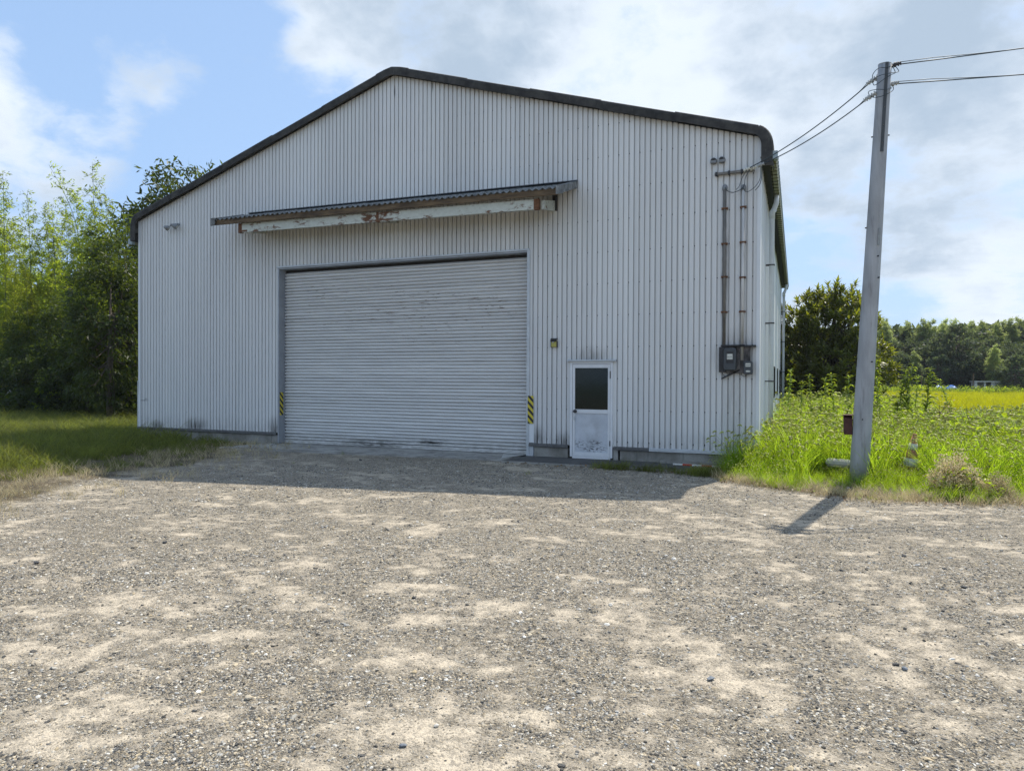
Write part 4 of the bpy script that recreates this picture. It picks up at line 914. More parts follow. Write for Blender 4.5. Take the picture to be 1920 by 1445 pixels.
def sag(a, b, s, n=24): return [a.lerp(b, i/n)-Vector((0, 0, s*4*(i/n)*(1-i/n))) for i in range(n+1)]
def wire(a, b, s, lb, r=.0085):
    pts = sag(Vector(a), Vector(b), s); o = MB().tube(pts, r, 6).build('power_line', M_WIRE, None, smooth=True, loc=tuple(a)); o['label'] = lb; o['category'] = 'power line'; o['group'] = GW
    mb = MB(); d = (pts[3]-pts[0]); mb.tube([pts[0]+Vector((0, 0, .03)), pts[0]+d*.25+Vector((0, 0, .035)), pts[0]+d*.55+Vector((0, 0, .010)), pts[0]+d*.8], r*.6, 6); mb.build('tie_wire', M_WIRE, o, smooth=True)
wire(INS['c'], IB1, .10, 'upper of two dark wires dropping from the pole to the warehouse eave'); wire(INS['d'], IB2, .08, 'lower of two dark wires dropping from the pole to the warehouse eave')
def farpoint(ins, u, v, Y): q = at(u, v, Y); return ins+(q-ins)*9.
wire(INS['a'], farpoint(INS['a'], 1920, 76, 13.0)+Vector((0, 0, -.3)), .22, 'upper of two dark wires leading right from the pole top'); wire(INS['b'], farpoint(INS['b'], 1920, 127, 13.0)+Vector((0, 0, -.25)), .2, 'lower of two dark wires leading right from the pole top')

# ================================================================ SMALL THINGS ON THE GROUND
# traffic cone
q = at(1704, 822, 12.9); base = at(1703, 880, 12.9)
t_ = thing('traffic_cone', 'sun faded orange traffic cone with white bands, leaning in the weeds', 'traffic cone', (base.x, 12.9, 0))
def cone_part(z0, z1, name, m, ex=0.):
    def rr(z): return .155-(.155-.032)*(z/.70)+ex
    return MB().lathe((base.x, 12.9, .0), [(rr(z0), z0), (rr((z0+z1)/2), (z0+z1)/2), (rr(z1), z1)], 20).build(name, m, t_, smooth=True)
cone_part(.02, .70, 'cone_body', M_CONE); cone_part(.20, .33, 'reflective_band', M_WHITE, .004); cone_part(.47, .57, 'reflective_band', M_WHITE, .004)
MB().lathe((base.x, 12.9, .0), [(.030, .70), (.034, .715), (.026, .73)], 16).build('cone_tip', M_CONE, t_); MB().prism(rrect(base.x-.2, base.x+.2, 12.7, 13.1, .05), .0, .03, 'z').build('base', M_CONE, t_, bevel=.006)
t_.rotation_euler = (R(4), R(6), R(20))
# concrete post lying by the pole
a = at(1553, 880, 12.75); b = at(1592, 880, 12.75)
o = MB().tube([(a.x-.02, 12.7, .21), (a.x, 12.69, .215), (b.x-.02, 12.6, .215), (b.x, 12.6, .21)], [.06, .075, .075, .06], 10).build('concrete_post', M_CONCW, None, bevel=.004, loc=(a.x, 12.78, .12)); o['label'] = 'short pale concrete post lying in weeds left of the utility pole'; o['category'] = 'post'
# red and white barrier pole lying along the paving
a = at(1262, 872.5, 12.62); b = at(1372, 880.5, 12.55); a.z = .062; b.z = .062
t_ = thing('marker_pole', 'red and white striped pole lying along the wall foot near the weeds', 'marker pole', (a.x, a.y, a.z-.025))
for k in range(6):
    MB().tube([a.lerp(b, k/6+.0005), a.lerp(b, (k+1)/6-.0005)], .019, 10).build('white_band' if k % 2 == 0 else 'red_band', M_WHITE if k % 2 == 0 else M_RED, t_, smooth=False)
# angled slab at the edge of the bamboo
q = at(31, 768, 19.5)
t_ = thing('concrete_cover', 'pale angled concrete cover like a little roof in grass before the bamboo', 'concrete cover', (q.x, 19.5, 0)); hz = 1.02; hw = .62
MB().add([(q.x-hw, 19.2, .45), (q.x, 19.2, hz), (q.x, 19.2, hz-.12), (q.x-hw, 19.2, .33), (q.x-hw-.1, 20.0, .45), (q.x-.1, 20., hz), (q.x-.1, 20., hz-.12), (q.x-hw-.1, 20., .33)], [(0, 3, 2, 1), (4, 5, 6, 7), (0, 1, 5, 4), (1, 2, 6, 5), (2, 3, 7, 6), (3, 0, 4, 7)]).build('slab', M_CONCW, t_, bevel=.01)
MB().add([(q.x+.005, 19.2, hz), (q.x+hw, 19.2, .50), (q.x+hw, 19.2, .38), (q.x+.005, 19.2, hz-.12), (q.x-.095, 20.0, hz), (q.x+hw-.1, 20., .5), (q.x+hw-.1, 20., .38), (q.x-.095, 20., hz-.12)], [(0, 3, 2, 1), (4, 5, 6, 7), (0, 1, 5, 4), (1, 2, 6, 5), (2, 3, 7, 6), (3, 0, 4, 7)]).build('slab', M_CONCW, t_, bevel=.01)
MB().add([(q.x-hw+.1, 19.5, -.05), (q.x+hw-.1, 19.5, -.05), (q.x+hw-.1, 19.5, .45), (q.x, 19.5, hz-.12), (q.x-hw+.1, 19.5, .4), (q.x-hw, 20., -.05), (q.x+hw-.2, 20., -.05), (q.x+hw-.2, 20., .45), (q.x-.1, 20., hz-.12), (q.x-hw, 20., .4)], [(0, 1, 2, 3, 4), (9, 8, 7, 6, 5), (0, 5, 6, 1), (1, 6, 7, 2), (0, 4, 9, 5)]).build('block', M_CONC, t_)
# rubble at the left plinth
for (u, v, r_, k, lb) in ((413, 841, .05, 'white', 'round white stone at the wall foot in grass edge'), (447, 834, .06, 'pale', 'buff stone in leaf litter under the left part of the wall'), (463, 836, .05, 'white', 'pale flat stone in leaf litter near the left shutter jamb'), (395, 833, .05, 'pale', 'small buff stone beside the round white one at the wall foot')):
    p = onz(u, v); o = bpy.data.objects.new('stone', rock_mesh('stone', int(u*3), M_ST[k], 2)); o.location = (p.x, p.y, .015); o.scale = (r_, r_*.8, r_*.8); link(o, None, lb, 'stone', 'stones along the left wall foot')
# far side of the paddy: tarp heap, white shed, posts
q = at(1778, 721, 74.); mb = MB(); rs6 = np.random.RandomState(9); nx_, ny_ = 15, 7
for j in range(ny_):
    for i in range(nx_):
        fx = i/(nx_-1)-.5; fy = j/(ny_-1)-.5; e = max(0, 1-(2*abs(fx))**3)*max(0, 1-(2*abs(fy))**3)
        mb.v.append((q.x+fx*3.3, 74+fy*1.6, .3+(.72+.2*math.sin(fx*19)+.2*rs6.rand())*e))
for j in range(ny_-1):
    for i in range(nx_-1): mb.f.append((j*nx_+i, j*nx_+i+1, (j+1)*nx_+i+1, (j+1)*nx_+i))
o = mb.build('tarp_heap', M_TARP, None, loc=(q.x, 74, 0)); o['label'] = 'blue tarpaulin over a heap at the far edge of the paddy'; o['category'] = 'tarp'
q = at(1850, 716, 75.); x = q.x
t_ = thing('small_shed', 'tiny white shed with a dark opening under the far trees', 'shed', (x, 75, 0))
for (x0, x1, y0, y1, z0, z1) in ((x-.9, x-.72, 75, 76.5, .2, 1.52), (x-.2, x-.05, 75, 75.15, .2, 1.52), (x+.35, x+.9, 75, 75.15, .2, 1.52), (x-.72, x+.35, 76.4, 76.5, .2, 1.52), (x+.78, x+.9, 75.15, 76.5, .2, 1.52)): MB().box(x0, x1, y0, y1, z0, z1).build('wall', M_SHED, t_)
MB().box(x-1.0, x+1.0, 74.8, 76.7, 1.522, 1.60).build('roof', M_WHITE, t_); MB().box(x-.05, x+.35, 75.02, 75.1, .2, .8).build('low_panel', M_LAMP, t_)
for (u, lb) in ((1727, 'thin pole at the far paddy edge left of the blue tarp'), (1824, 'thin pole at the far paddy edge between tarp and white shed')):
    q = at(u, 716, 73.); o = MB().tube([(q.x, 73, 0), (q.x+.05, 73, 2.3)], .05, 6).build('field_post', M_WOOD, None, loc=(q.x, 73, 0)); o['label'] = lb; o['category'] = 'post'; o['group'] = 'posts along the far paddy edge'
# plank shed half hidden by trees beside the warehouse
SX0, SX1, SYY = at(206, 700, 20.4).x, at(292, 700, 20.4).x, 20.4
t_ = thing('plank_shed', 'dim red brown plank shed half hidden by trees left of the warehouse', 'shed', ((SX0+SX1)/2, SYY, 0))
for k in range(20): MB().box(SX0+.1, SX1, SYY+.03+.01*(k % 2), SYY+.07, .25+.135*k, .25+.135*k+.118).build('plank', M_PLANK, t_)
for x in (SX0, SX0*.45+SX1*.55, SX1): MB().box(x-.07, x+.07, SYY-.06, SYY+.025, 0, 3.0).build('post', M_DARK, t_)
MB().box(SX0, SX1, SYY-.03, SYY+.0, 1.25, 1.31).build('rail', M_LAMP, t_)
MB().box(SX0-.2, SX1+.2, SYY-.3, SYY+2.4, 3.0, 3.1).build('roof', M_RUST, t_); MB().box(SX0, SX1, SYY+.08, SYY+2.2, .0, 2.99).build('back_walls', M_WOOD, t_)

# ================================================================ VEGETATION
# ---- small prototypes (vectorised)
def blade_mesh(name, m, n, h, hv, spread, width, bend, seed, seg=3, m2=None, heads=0, head_len=.07):
    rs = np.random.RandomState(seed); V = []; F = []; T = []; MI = []
    for b in range(n):
        a = rs.rand()*6.283; r = spread*math.sqrt(rs.rand()); x0, y0 = r*math.cos(a), r*math.sin(a); H = h*(1+hv*rs.randn()*.6); H = max(H, h*.3)
        d = rs.rand()*6.283; be = bend*H*(.35+rs.rand()); w = width*(.7+.6*rs.rand()); fa = rs.rand()*6.283; k = len(V)
        is_head = b < heads
        for i in range(seg+1):
            f = i/seg; cx, cy, cz_ = x0+math.cos(d)*be*f*f, y0+math.sin(d)*be*f*f, H*(f-.18*bend*f*f)
            ww = (w*(1-f)**.7*(.55+.45*min(1, 3*f)) if not is_head else w*.35) if i < seg or is_head else 0
            V += [(cx-math.cos(fa)*ww/2, cy-math.sin(fa)*ww/2, cz_), (cx+math.cos(fa)*ww/2, cy+math.sin(fa)*ww/2, cz_)]
        for i in range(seg): F.append((k+2*i, k+2*i+1, k+2*i+3, k+2*i+2)); MI.append(0)
        if is_head:
            tx, ty, tz = V[-1]; k = len(V); L = head_len*(.8+.5*rs.rand()); hw = L*.17; hs = 4
            for i in range(hs+1):
                f = i/hs; px = tx+math.cos(d)*L*(f*.75); py = ty+math.sin(d)*L*(f*.75); pz = tz+L*(.55*f-.75*f*f); rr = hw*math.sin(math.pi*(.12+.8*f))
                for j in range(3): w_ = 2.094*j; V.append((px+rr*math.cos(w_)*math.sin(d), py-rr*math.cos(w_)*math.cos(d), pz+rr*math.sin(w_)))
            for i in range(hs):
                for j in range(3): F.append((k+3*i+j, k+3*i+(j+1) % 3, k+3*i+3+(j+1) % 3, k+3*i+3+j)); MI.append(1)
    me = np_mesh(name, V, F, m)
    if m2: me.materials.append(m2); me.polygons.foreach_set('material_index', np.array(MI, np.int32)[:len(me.polygons)] if len(me.polygons) == len(MI) else np.zeros(len(me.polygons), np.int32))
    return me
def leaves_mesh(name, m, C, N, U, L, Wd, extra_m=None, fold=.18, droop=.25):
    """one folded leaf (2 quads) per row: base C, direction U, normal N, length L, width Wd"""
    C, N, U = (np.asarray(a, float) for a in (C, N, U)); L = np.asarray(L)[:, None]; Wd = np.asarray(Wd)[:, None]
    U = U/np.linalg.norm(U, axis=1)[:, None]; S = np.cross(U, N); S /= np.linalg.norm(S, axis=1)[:, None]+1e-9; N = np.cross(S, U)
    tip = C+U*L-N*L*droop*.6; mid = C+U*L*.48+N*L*.02; le = mid+S*Wd*.5+N*Wd*fold; ri = mid-S*Wd*.5+N*Wd*fold
    n = len(C); V = np.stack([C, le, tip, ri, mid], 1).reshape(-1, 3); k = np.arange(n)*5
    F3 = np.concatenate([np.stack([k, k+4, k+1], 1), np.stack([k+1, k+4, k+2], 1), np.stack([k, k+3, k+4], 1), np.stack([k+3, k+2, k+4], 1)])
    return np_mesh(name, V, np.zeros((0, 4), int), m, F3)
def flat_leaves(name, m, C, N, U, L, Wd):     # one quad per leaf (diamond), for small or far foliage
    C, N, U = (np.asarray(a, float) for a in (C, N, U)); L = np.asarray(L)[:, None]; Wd = np.asarray(Wd)[:, None]
    U = U/np.linalg.norm(U, axis=1)[:, None]; S = np.cross(U, N); S /= np.linalg.norm(S, axis=1)[:, None]+1e-9; n = len(C)
    V = np.stack([C, C+U*L*.45+S*Wd*.5, C+U*L, C+U*L*.45-S*Wd*.5], 1).reshape(-1, 3); k = np.arange(n)*4
    return np_mesh(name, V, np.stack([k, k+1, k+2, k+3], 1), m)
def rdir(rs, n):
    v = rs.randn(n, 3); return v/np.linalg.norm(v, axis=1)[:, None]

# ---- tree builders: return (root thing) with trunk and crown
def make_bamboo(seed, h, m_top, label, cat='bamboo', leaf_l=.155, dens=1.15, start=.14, r0=.045, lean=.35, blen=1.25, group=None, name='bamboo', curl=.0):
    rs = np.random.RandomState(seed); root = thing(name, label, cat, (0, 0, 0), group)
    d = rs.rand()*6.283; ln = lean*h*.1; pts = []
    for i in range(26):
        f = i/25; o_ = ln*(f**2)*1.2+curl*h*.12*max(0, f-.72)**1.5*6; pts.append(Vector((math.cos(d)*o_, math.sin(d)*o_, h*(f-.10*curl*max(0, f-.8)))))
    MB().tube(pts, [max(.006, r0*(1-.93*(i/25)**1.1)) for i in range(26)], 6).build('culm', M_CULM, root, smooth=True)
    C = []; U = []; L = []; br = MB(); nodes = int(34*dens)
    for k in range(nodes):
        f = start+(1-start)*(k+.5)/nodes; i = min(24, int(f*25)); p = pts[i].lerp(pts[i+1], f*25-i)
        prof_ = min(1., (f-start)/.12+.55)*(1-((f-.25)/.78)**2.2 if f > .25 else 1.)+.10
        for q in range(3 if f < .9 else 2):
            a = rs.rand()*6.283; bl = blen*prof_*(.6+.6*rs.rand()); el = R(rs.uniform(14, 44)+26*max(0, f-.55)); dv = Vector((math.cos(a)*math.cos(el), math.sin(a)*math.cos(el), math.sin(el)))
            bp = [p+dv*bl*s-Vector((0, 0, .42*bl*s*s)) for s in (0, .35, .7, 1.)]
            if rs.rand() < .6: br.tube(bp, [.006, .005, .004, .002], 3, caps=False)
            nl = max(3, int(bl*24*dens*(1.15-.55*f)))
            for j in range(nl):
                s = .16+.84*rs.rand(); c = p+dv*bl*s-Vector((0, 0, .42*bl*s*s)); off = rs.randn(3)*.07*(.4+s)
                for _ in range(3):
                    u = np.array(dv)*.7+rs.randn(3)*.55+np.array((0, 0, -.28)); C.append(np.array(c)+off+rs.randn(3)*.03); U.append(u); L.append(leaf_l*(.65+.7*rs.rand()))
    C = np.array(C); n = len(C)
    if br.f: br.build('branches', M_CULM, root)
    me = flat_leaves('foliage', m_top, C, rdir(rs, n), np.array(U), L, np.array(L)*.24); link(bpy.data.objects.new('foliage', me), root)
    return root
def make_tree(seed, h, rx, label, cat, m, crown_z=.25, clumps=70, per=70, leaf=.16, lw=.4, name='tree', group=None, shape=1.0, clump_r=.16, trunk_r=.13, folded=False, up=.25, droop=.3):
    rs = np.random.RandomState(seed); root = thing(name, label, cat, (0, 0, 0), group); ph = rs.rand(6)*6.28
    cz_ = h*(crown_z+(1-crown_z)*.5); hz = h*(1-crown_z)*.5; cc = []
    while len(cc) < clumps:
        v = rs.randn(3); v /= np.linalg.norm(v); v[2] *= 1.; rr = rs.uniform(.45, 1.)**.5
        lump = 1+.20*math.sin(3*math.atan2(v[1], v[0])+ph[0])+.16*math.sin(5*v[2]+ph[1])+.12*math.sin(4*math.atan2(v[1], v[0])+3*v[2]+ph[2])
        wz = v[2]*rr
        taper = 1-.35*shape*max(0, wz); cc.append((v[0]*rx*rr*lump*taper, v[1]*rx*rr*lump*taper, cz_+hz*wz*(.92+.08*lump)))
    cc = np.array(cc)
    tm = MB(); top = Vector((rs.uniform(-.1, .1)*rx, rs.uniform(-.1, .1)*rx, h*.8)); tp = [Vector((0, 0, -.05)), Vector((.03*rx, 0, h*.2)), Vector((.05*rx, .04*rx, h*.45)), top]
    tm.tube(tp, [trunk_r*1.25, trunk_r, trunk_r*.7, trunk_r*.25], 8)
    for c in cc[::max(1, clumps//24)]:
        f = rs.uniform(.2, .75); s = tp[1].lerp(tp[3], f); mid = s.lerp(Vector(c), .5)+Vector((0, 0, -.05*h)); tm.tube([s, mid, Vector(c)], [trunk_r*.4, trunk_r*.25, trunk_r*.08], 5, caps=False)
    tm.build('trunk', M_BARK, root, smooth=True)
    idx = np.repeat(np.arange(clumps), per); n = len(idx); cr = clump_r*(rx+hz)*.5*rs.uniform(.6, 1.35, clumps)
    o_ = rdir(rs, n)*(rs.rand(n)**.45)[:, None]*cr[idx][:, None]*np.array([1.15, 1.15, .72]); C = cc[idx]+o_
    outw = C-np.array([0, 0, cz_]); outw /= np.linalg.norm(outw, axis=1)[:, None]+1e-6
    U = outw*.55+rdir(rs, n)*.75+np.array([0, 0, -droop]); N = rdir(rs, n)*.8+np.array([0, 0, up*2])+outw*.3; L = leaf*(.6+.8*rs.rand(n))
    me = (leaves_mesh if folded else flat_leaves)('crown', m, C, N, U, L, L*lw); link(bpy.data.objects.new('crown', me), root)
    return root
def place(root, x, y, rz=0., s=1., sz=None):
    root.location = (x, y, -.03); root.rotation_euler = (0, 0, rz); root.scale = (s, s, sz or s); return root
def again(proto, label, x, y, rz, s, sz=None, group=None):
    c = copy_tree(proto); c['label'] = label
    if group: c['group'] = group
    return place(c, x, y, rz, s, sz)

# ---- left grove: tall bamboo, broadleaf trees, shrubs
GB = 'bamboo grove left of the warehouse'
def gx_(u, Y): return at(u, 700, Y).x
def gh(v, u, Y): return at(u, v, Y).z
b0 = make_bamboo(101, 11.0, L_BAMB2, 'tall slender bamboo with a feathery tip at the left edge of the photo', group=GB, lean=.2)
place(b0, gx_(12, 21.5), 21.5, 2.0, gh(322, 12, 21.5)/11.)
b1 = make_bamboo(102, 11.0, L_BAMB2, 'bamboo with a bare curving tip leaning left, tallest left of the twin tips', group=GB, lean=.5, curl=.7)
place(b1, gx_(163, 20.5), 20.5, 0., gh(312, 150, 20.5)/10.9)
b2 = make_bamboo(103, 11.0, L_BAMB, 'dense green bamboo in the heart of the grove', group=GB, dens=1.25, blen=1.5, lean=.3)
place(b2, gx_(100, 22.5), 22.5, 1.1, gh(385, 100, 22.5)/11.)
b3 = make_bamboo(104, 11.0, L_BAMB2, 'bamboo with an upright feathered tip, right of the twin tips', group=GB, lean=.25)
place(b3, gx_(184, 20.8), 20.8, 4.0, gh(306, 188, 20.8)/11.)
spots = [(62, 358, 21.8, b0, 'slim bamboo spire second from the left edge'), (36, 430, 22.6, b2, 'low bushy bamboo between the two left spires'), (108, 380, 21.3, b3, 'thin feathery bamboo spire just left of the leaning tip'),
         (80, 440, 22.9, b1, 'shorter bamboo filling the gap behind the second spire'), (132, 405, 23.0, b2, 'dense bamboo behind the leaning culm'), (205, 400, 22.0, b2, 'dense bamboo right of the upright feathered tip'),
         (-25, 350, 21.2, b3, 'bamboo cut by the left edge of the photo'), (20, 500, 20.2, b2, 'low leafy bamboo in front at the far left'), (150, 480, 20.2, b2, 'low leafy bamboo in front at the middle of the grove'),
         (222, 420, 24.0, b0, 'bamboo rising behind the dark broadleaf tree by the wall'), (-60, 420, 22.5, b2, 'bushy bamboo beyond the left edge of the photo'), (178, 440, 24.5, b2, 'dense bamboo behind the upright tip'),
         (58, 520, 19.9, b2, 'low leafy bamboo in front of the second spire'), (100, 540, 19.6, b2, 'lowest leafy bamboo in front, left of the shrubs'), (8, 420, 24.5, b2, 'bamboo half hidden behind the left spire')]
rg = random.Random(4)
for (u, v, Y, pr, lb) in spots: again(pr, lb, gx_(u, Y), Y, rg.random()*6.28, gh(v, u, Y)/11.*(1.06 if pr is b2 else 1.), None, GB)
GT = 'broadleaf trees and shrubs left of the warehouse'
t1 = make_tree(201, 9.5, 2.3, 'dark broadleaf tree with drooping leaves hugging the left wall', 'tree', L_BROAD, .10, 120, 85, .24, .30, 'broadleaf_tree', GT, droop=.5)
place(t1, gx_(240, 18.0), 18.0, .3, gh(388, 240, 18.0)/9.5)
again(t1, 'broadleaf tree whose crown shows above the left roof slope', gx_(335, 25.5), 25.5, 2.2, gh(290, 340, 25.5)/9.6, None, GT)
again(t1, 'broadleaf tree peeking just over the roof, farthest right of those behind', gx_(408, 27.5), 27.5, 4.1, gh(283, 410, 27.5)/9.6*.98, None, GT)
again(t1, 'dark broadleaf tree set between grove and wall to shade the grass', gx_(206, 16.4), 16.4, 5., gh(455, 206, 16.4)/9.6, None, GT)  # set forward so that its shadow covers the grass strip
again(t1, 'dark broadleaf sapling before the middle of the grove, added to shade the grass', gx_(122, 18.9), 18.9, 1.2, gh(545, 122, 18.9)/9.6, None, GT)  # added so the grass before the grove falls in shade
again(t1, 'dark low broadleaf tree added to shade the grass, left of the wall side trees', gx_(165, 17.4), 17.4, 3.3, gh(560, 165, 17.4)/9.6, None, GT)  # second tree added for its shadow on the grass strip
again(t1, 'broadleaf sapling at the left of the grove above the angled concrete cover', gx_(60, 20.3), 20.3, 2.7, gh(560, 60, 20.3)/9.6, None, GT)
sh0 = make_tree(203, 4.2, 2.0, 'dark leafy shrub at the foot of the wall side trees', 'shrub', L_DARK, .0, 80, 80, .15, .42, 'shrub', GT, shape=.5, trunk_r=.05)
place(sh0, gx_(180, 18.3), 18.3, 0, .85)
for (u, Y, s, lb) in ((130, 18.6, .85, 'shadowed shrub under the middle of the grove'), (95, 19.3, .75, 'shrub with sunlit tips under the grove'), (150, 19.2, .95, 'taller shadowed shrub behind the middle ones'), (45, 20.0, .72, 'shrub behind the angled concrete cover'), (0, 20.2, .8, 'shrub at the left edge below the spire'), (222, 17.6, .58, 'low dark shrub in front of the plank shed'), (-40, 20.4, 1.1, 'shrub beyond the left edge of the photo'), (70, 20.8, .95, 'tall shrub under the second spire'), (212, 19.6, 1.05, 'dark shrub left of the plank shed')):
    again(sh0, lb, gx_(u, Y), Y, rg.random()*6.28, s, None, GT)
sh1 = make_tree(204, 2.2, 1.3, 'sunlit light green shrub in front of the grove', 'shrub', L_WEED, .0, 50, 50, .15, .5, 'shrub', GT, shape=.4, trunk_r=.03); place(sh1, gx_(105, 18.4), 18.4, 0, .8)
again(sh1, 'small sunlit bush right beside the angled concrete cover', gx_(52, 19.3), 19.3, 1., .42, None, GT)

# ---- loquat beyond the warehouse
def make_loquat(seed, h, rx, label):
    rs = np.random.RandomState(seed); root = thing('loquat_tree', label, 'tree', (0, 0, 0)); ph = rs.rand(4)*6.28; cc = []
    while len(cc) < 1500:
        v = rs.randn(3); v /= np.linalg.norm(v); rr = rs.uniform(.25, 1.)**.35
        lump = 1+.10*math.sin(4*math.atan2(v[1], v[0])+ph[0])+.13*math.sin(6*v[2]+ph[1])+.08*math.sin(7*math.atan2(v[1], v[0])+5*v[2]+ph[2])
        wz = v[2]*rr*lump; cc.append((v[0]*rx*rr*lump*(1-.12*max(0, wz)), v[1]*rx*rr*lump*(1-.12*max(0, wz)), h*.50+h*.47*wz))
    tm = MB(); tp = [Vector((0, 0, -.05)), Vector((.1, 0, h*.25)), Vector((.1, .1, h*.6)), Vector((.2, 0, h*.85))]; tm.tube(tp, [.2, .16, .1, .03], 8)
    for c in cc[::22]: s = tp[1].lerp(tp[3], rs.uniform(.05, .8)); tm.tube([s, s.lerp(Vector(c), .5)-Vector((0, 0, .2)), Vector(c)], [.05, .03, .01], 5, caps=False)
    tm.build('trunk', M_BARK, root, smooth=True); C = []; U = []; N = []; L = []
    for c in cc:
        ax = np.array(c)-np.array((0, 0, h*.42)); ax /= np.linalg.norm(ax); ax = ax*.7+np.array((0, 0, .75)); ax /= np.linalg.norm(ax); k = rs.randint(10, 16); a0 = rs.rand()*6.28
        e1 = np.cross(ax, (1, .3, .2)); e1 /= np.linalg.norm(e1); e2 = np.cross(ax, e1)
        for j in range(k):
            a = a0+j*2.4; ti = .25+.95*(j/k); rad = e1*math.cos(a)+e2*math.sin(a); C.append(np.array(c)-ax*.04*j/k*4); U.append(rad*math.sin(ti)+ax*math.cos(ti)); N.append(ax*math.sin(ti)-rad*math.cos(ti)*.6); L.append(.27*(.7+.6*rs.rand()))
    me = leaves_mesh('crown', L_LOQ, C, N, U, L, np.array(L)*.30, droop=.35); link(bpy.data.objects.new('crown', me), root); return root
lq = make_loquat(301, 5.3, 2.1, 'rounded loquat tree with rosettes of long leaves behind the weeds'); lp = at(1556, 720, 31); place(lq, lp.x, 31, .4, 1.0, (gh(541, 1556, 31))/5.2)

# ---- right weed field: individual tall weeds
GWd = 'tall weeds standing above the field edge'
def make_stalk(seed, h, label, m, lf=.14, n=60, head=True, st=None, name='tall_weed', lean=.1, wide=.16, stems=1):
    rs = np.random.RandomState(seed); root = thing(name, label, 'weed', (0, 0, 0), GWd); mb = MB(); C = []; U = []; N = []; L = []
    for s in range(stems):
        bx, by = (rs.randn(2)*wide*.8 if stems > 1 else (0, 0)); hh = h*(1 if s == 0 else rs.uniform(.45, .9)); la = rs.rand()*6.28; ll = lean*hh*(1 if stems == 1 else rs.uniform(.2, 1.6))
        pts = [Vector((bx+math.cos(la)*ll*f*f, by+math.sin(la)*ll*f*f, hh*f)) for f in np.linspace(0, 1, 6)]; mb.tube(pts, [.012, .011, .010, .008, .006, .003], 5)
        for j in range(n):
            f = .12+.88*(j/n)**.8; i = min(4, int(f*5)); p = pts[i].lerp(pts[i+1], f*5-i); a = j*2.4+rs.rand(); el = rs.uniform(-.2, .9); k = (1.15-f*.75)*(1. if not head or f < .8 else 1.1)
            C.append(p); U.append((math.cos(a)*math.cos(el), math.sin(a)*math.cos(el), math.sin(el))); N.append((-.4*math.cos(a), -.4*math.sin(a), 1.)); L.append(lf*k*(.7+.6*rs.rand()))
    mb.build('stem', st or M_STEM, root, smooth=True); me = leaves_mesh('leaves', m, C, N, U, L, np.array(L)*.42, droop=.4); link(bpy.data.objects.new('leaves', me), root); return root
L_WEED2 = leaf_mat('upright_weed_leaves', (.12, .18, .03), (.46, .58, .04), .5, .6, .35, .12); M_STEM = plain('pale_green_stem', (.20, .27, .07), .7, 0, .2, 9.)
w0 = make_stalk(401, 1.75, 'leafy weed shrub with upright spikes just right of the pole', L_WEED2, .21, 120, stems=8, wide=.34); q = at(1676, 740, 20.); place(w0, q.x, 20., 0, gh(662, 1680, 20.)/1.75)
w1 = make_stalk(402, 1.5, 'lone pale weed spike with a bushy tip in front of the paddy', L_WEED2, .20, 80, lean=.06); q = at(1714, 740, 20.5); place(w1, q.x, 20.5, 0, gh(702, 1714, 20.5)/1.5)
w2 = make_stalk(403, 1.5, 'leaning brownish weed spike in front of the paddy, rightmost', L_WEED2, .19, 90, lean=.28); q = at(1792, 745, 18.); place(w2, q.x, 18., 2.6, gh(711, 1800, 18.)/1.45)
w3 = make_stalk(404, 1.3, 'low spreading weed between the two lone spikes', L_WEED2, .15, 60, stems=4, wide=.3); q = at(1742, 745, 20.5); place(w3, q.x, 20.5, 1, gh(712, 1742, 20.5)/1.35)
for (u, v, Y, lb) in ((1476, 690, 21., 'feathery weed stalk close to the warehouse downpipe'), (1500, 712, 19., 'leafy weed stalk below the left side of the loquat'), (1521, 700, 20., 'tallest feathery stalk below the loquat'), (1548, 706, 18.5, 'upright weed stalk below the middle of the loquat'), (1566, 698, 18., 'weed stalk left of the pole, second from it'), (1590, 700, 17.5, 'weed stalk touching the left side of the pole'), (1652, 705, 18.5, 'weed stalk showing right behind the pole'), (1537, 730, 17., 'short weed stalk in front of the loquat')):
    q = at(u, 760, Y); again(w1, lb, q.x, Y, rg.random()*6.28, max(.5, gh(v, u, Y)/1.5), None, GWd)
# dry leaning stalk
def bare_stalk(seed, h, label, name='dry_stalk'):
    rs = np.random.RandomState(seed); root = thing(name, label, 'dry weed', (0, 0, 0)); mb = MB(); tr_ = [Vector((0, 0, 0)), Vector((.08, 0, h*.35)), Vector((.22, .05, h*.7)), Vector((.40, .05, h))]; mb.tube(tr_, [.014, .012, .009, .004], 6)
    for k in range(9): f = .35+.6*k/9; s = tr_[1].lerp(tr_[3], (f-.35)/.65); a = rs.rand()*6.28; mb.tube([s, s+Vector((math.cos(a)*.14, math.sin(a)*.1, .16)), s+Vector((math.cos(a)*.2, math.sin(a)*.2, .34))], [.006, .005, .002], 4, caps=False)
    mb.build('stem', M_DRYST, root); C = []; U = []
    for k in range(70): f = .45+.55*rs.rand(); s = tr_[1].lerp(tr_[3], (f-.35)/.65); C.append(np.array(s)+rs.randn(3)*.10); U.append(rs.randn(3))
    link(bpy.data.objects.new('withered_leaves', flat_leaves('withered_leaves', L_DRY, C, rdir(rs, 70), U, np.full(70, .07), np.full(70, .025))), root); return root
ds = bare_stalk(411, 1.25, 'brown dry leaning stalk among weeds behind the traffic cone'); q = at(1733, 815, 15.6); place(ds, q.x, 15.6, 0., .95)
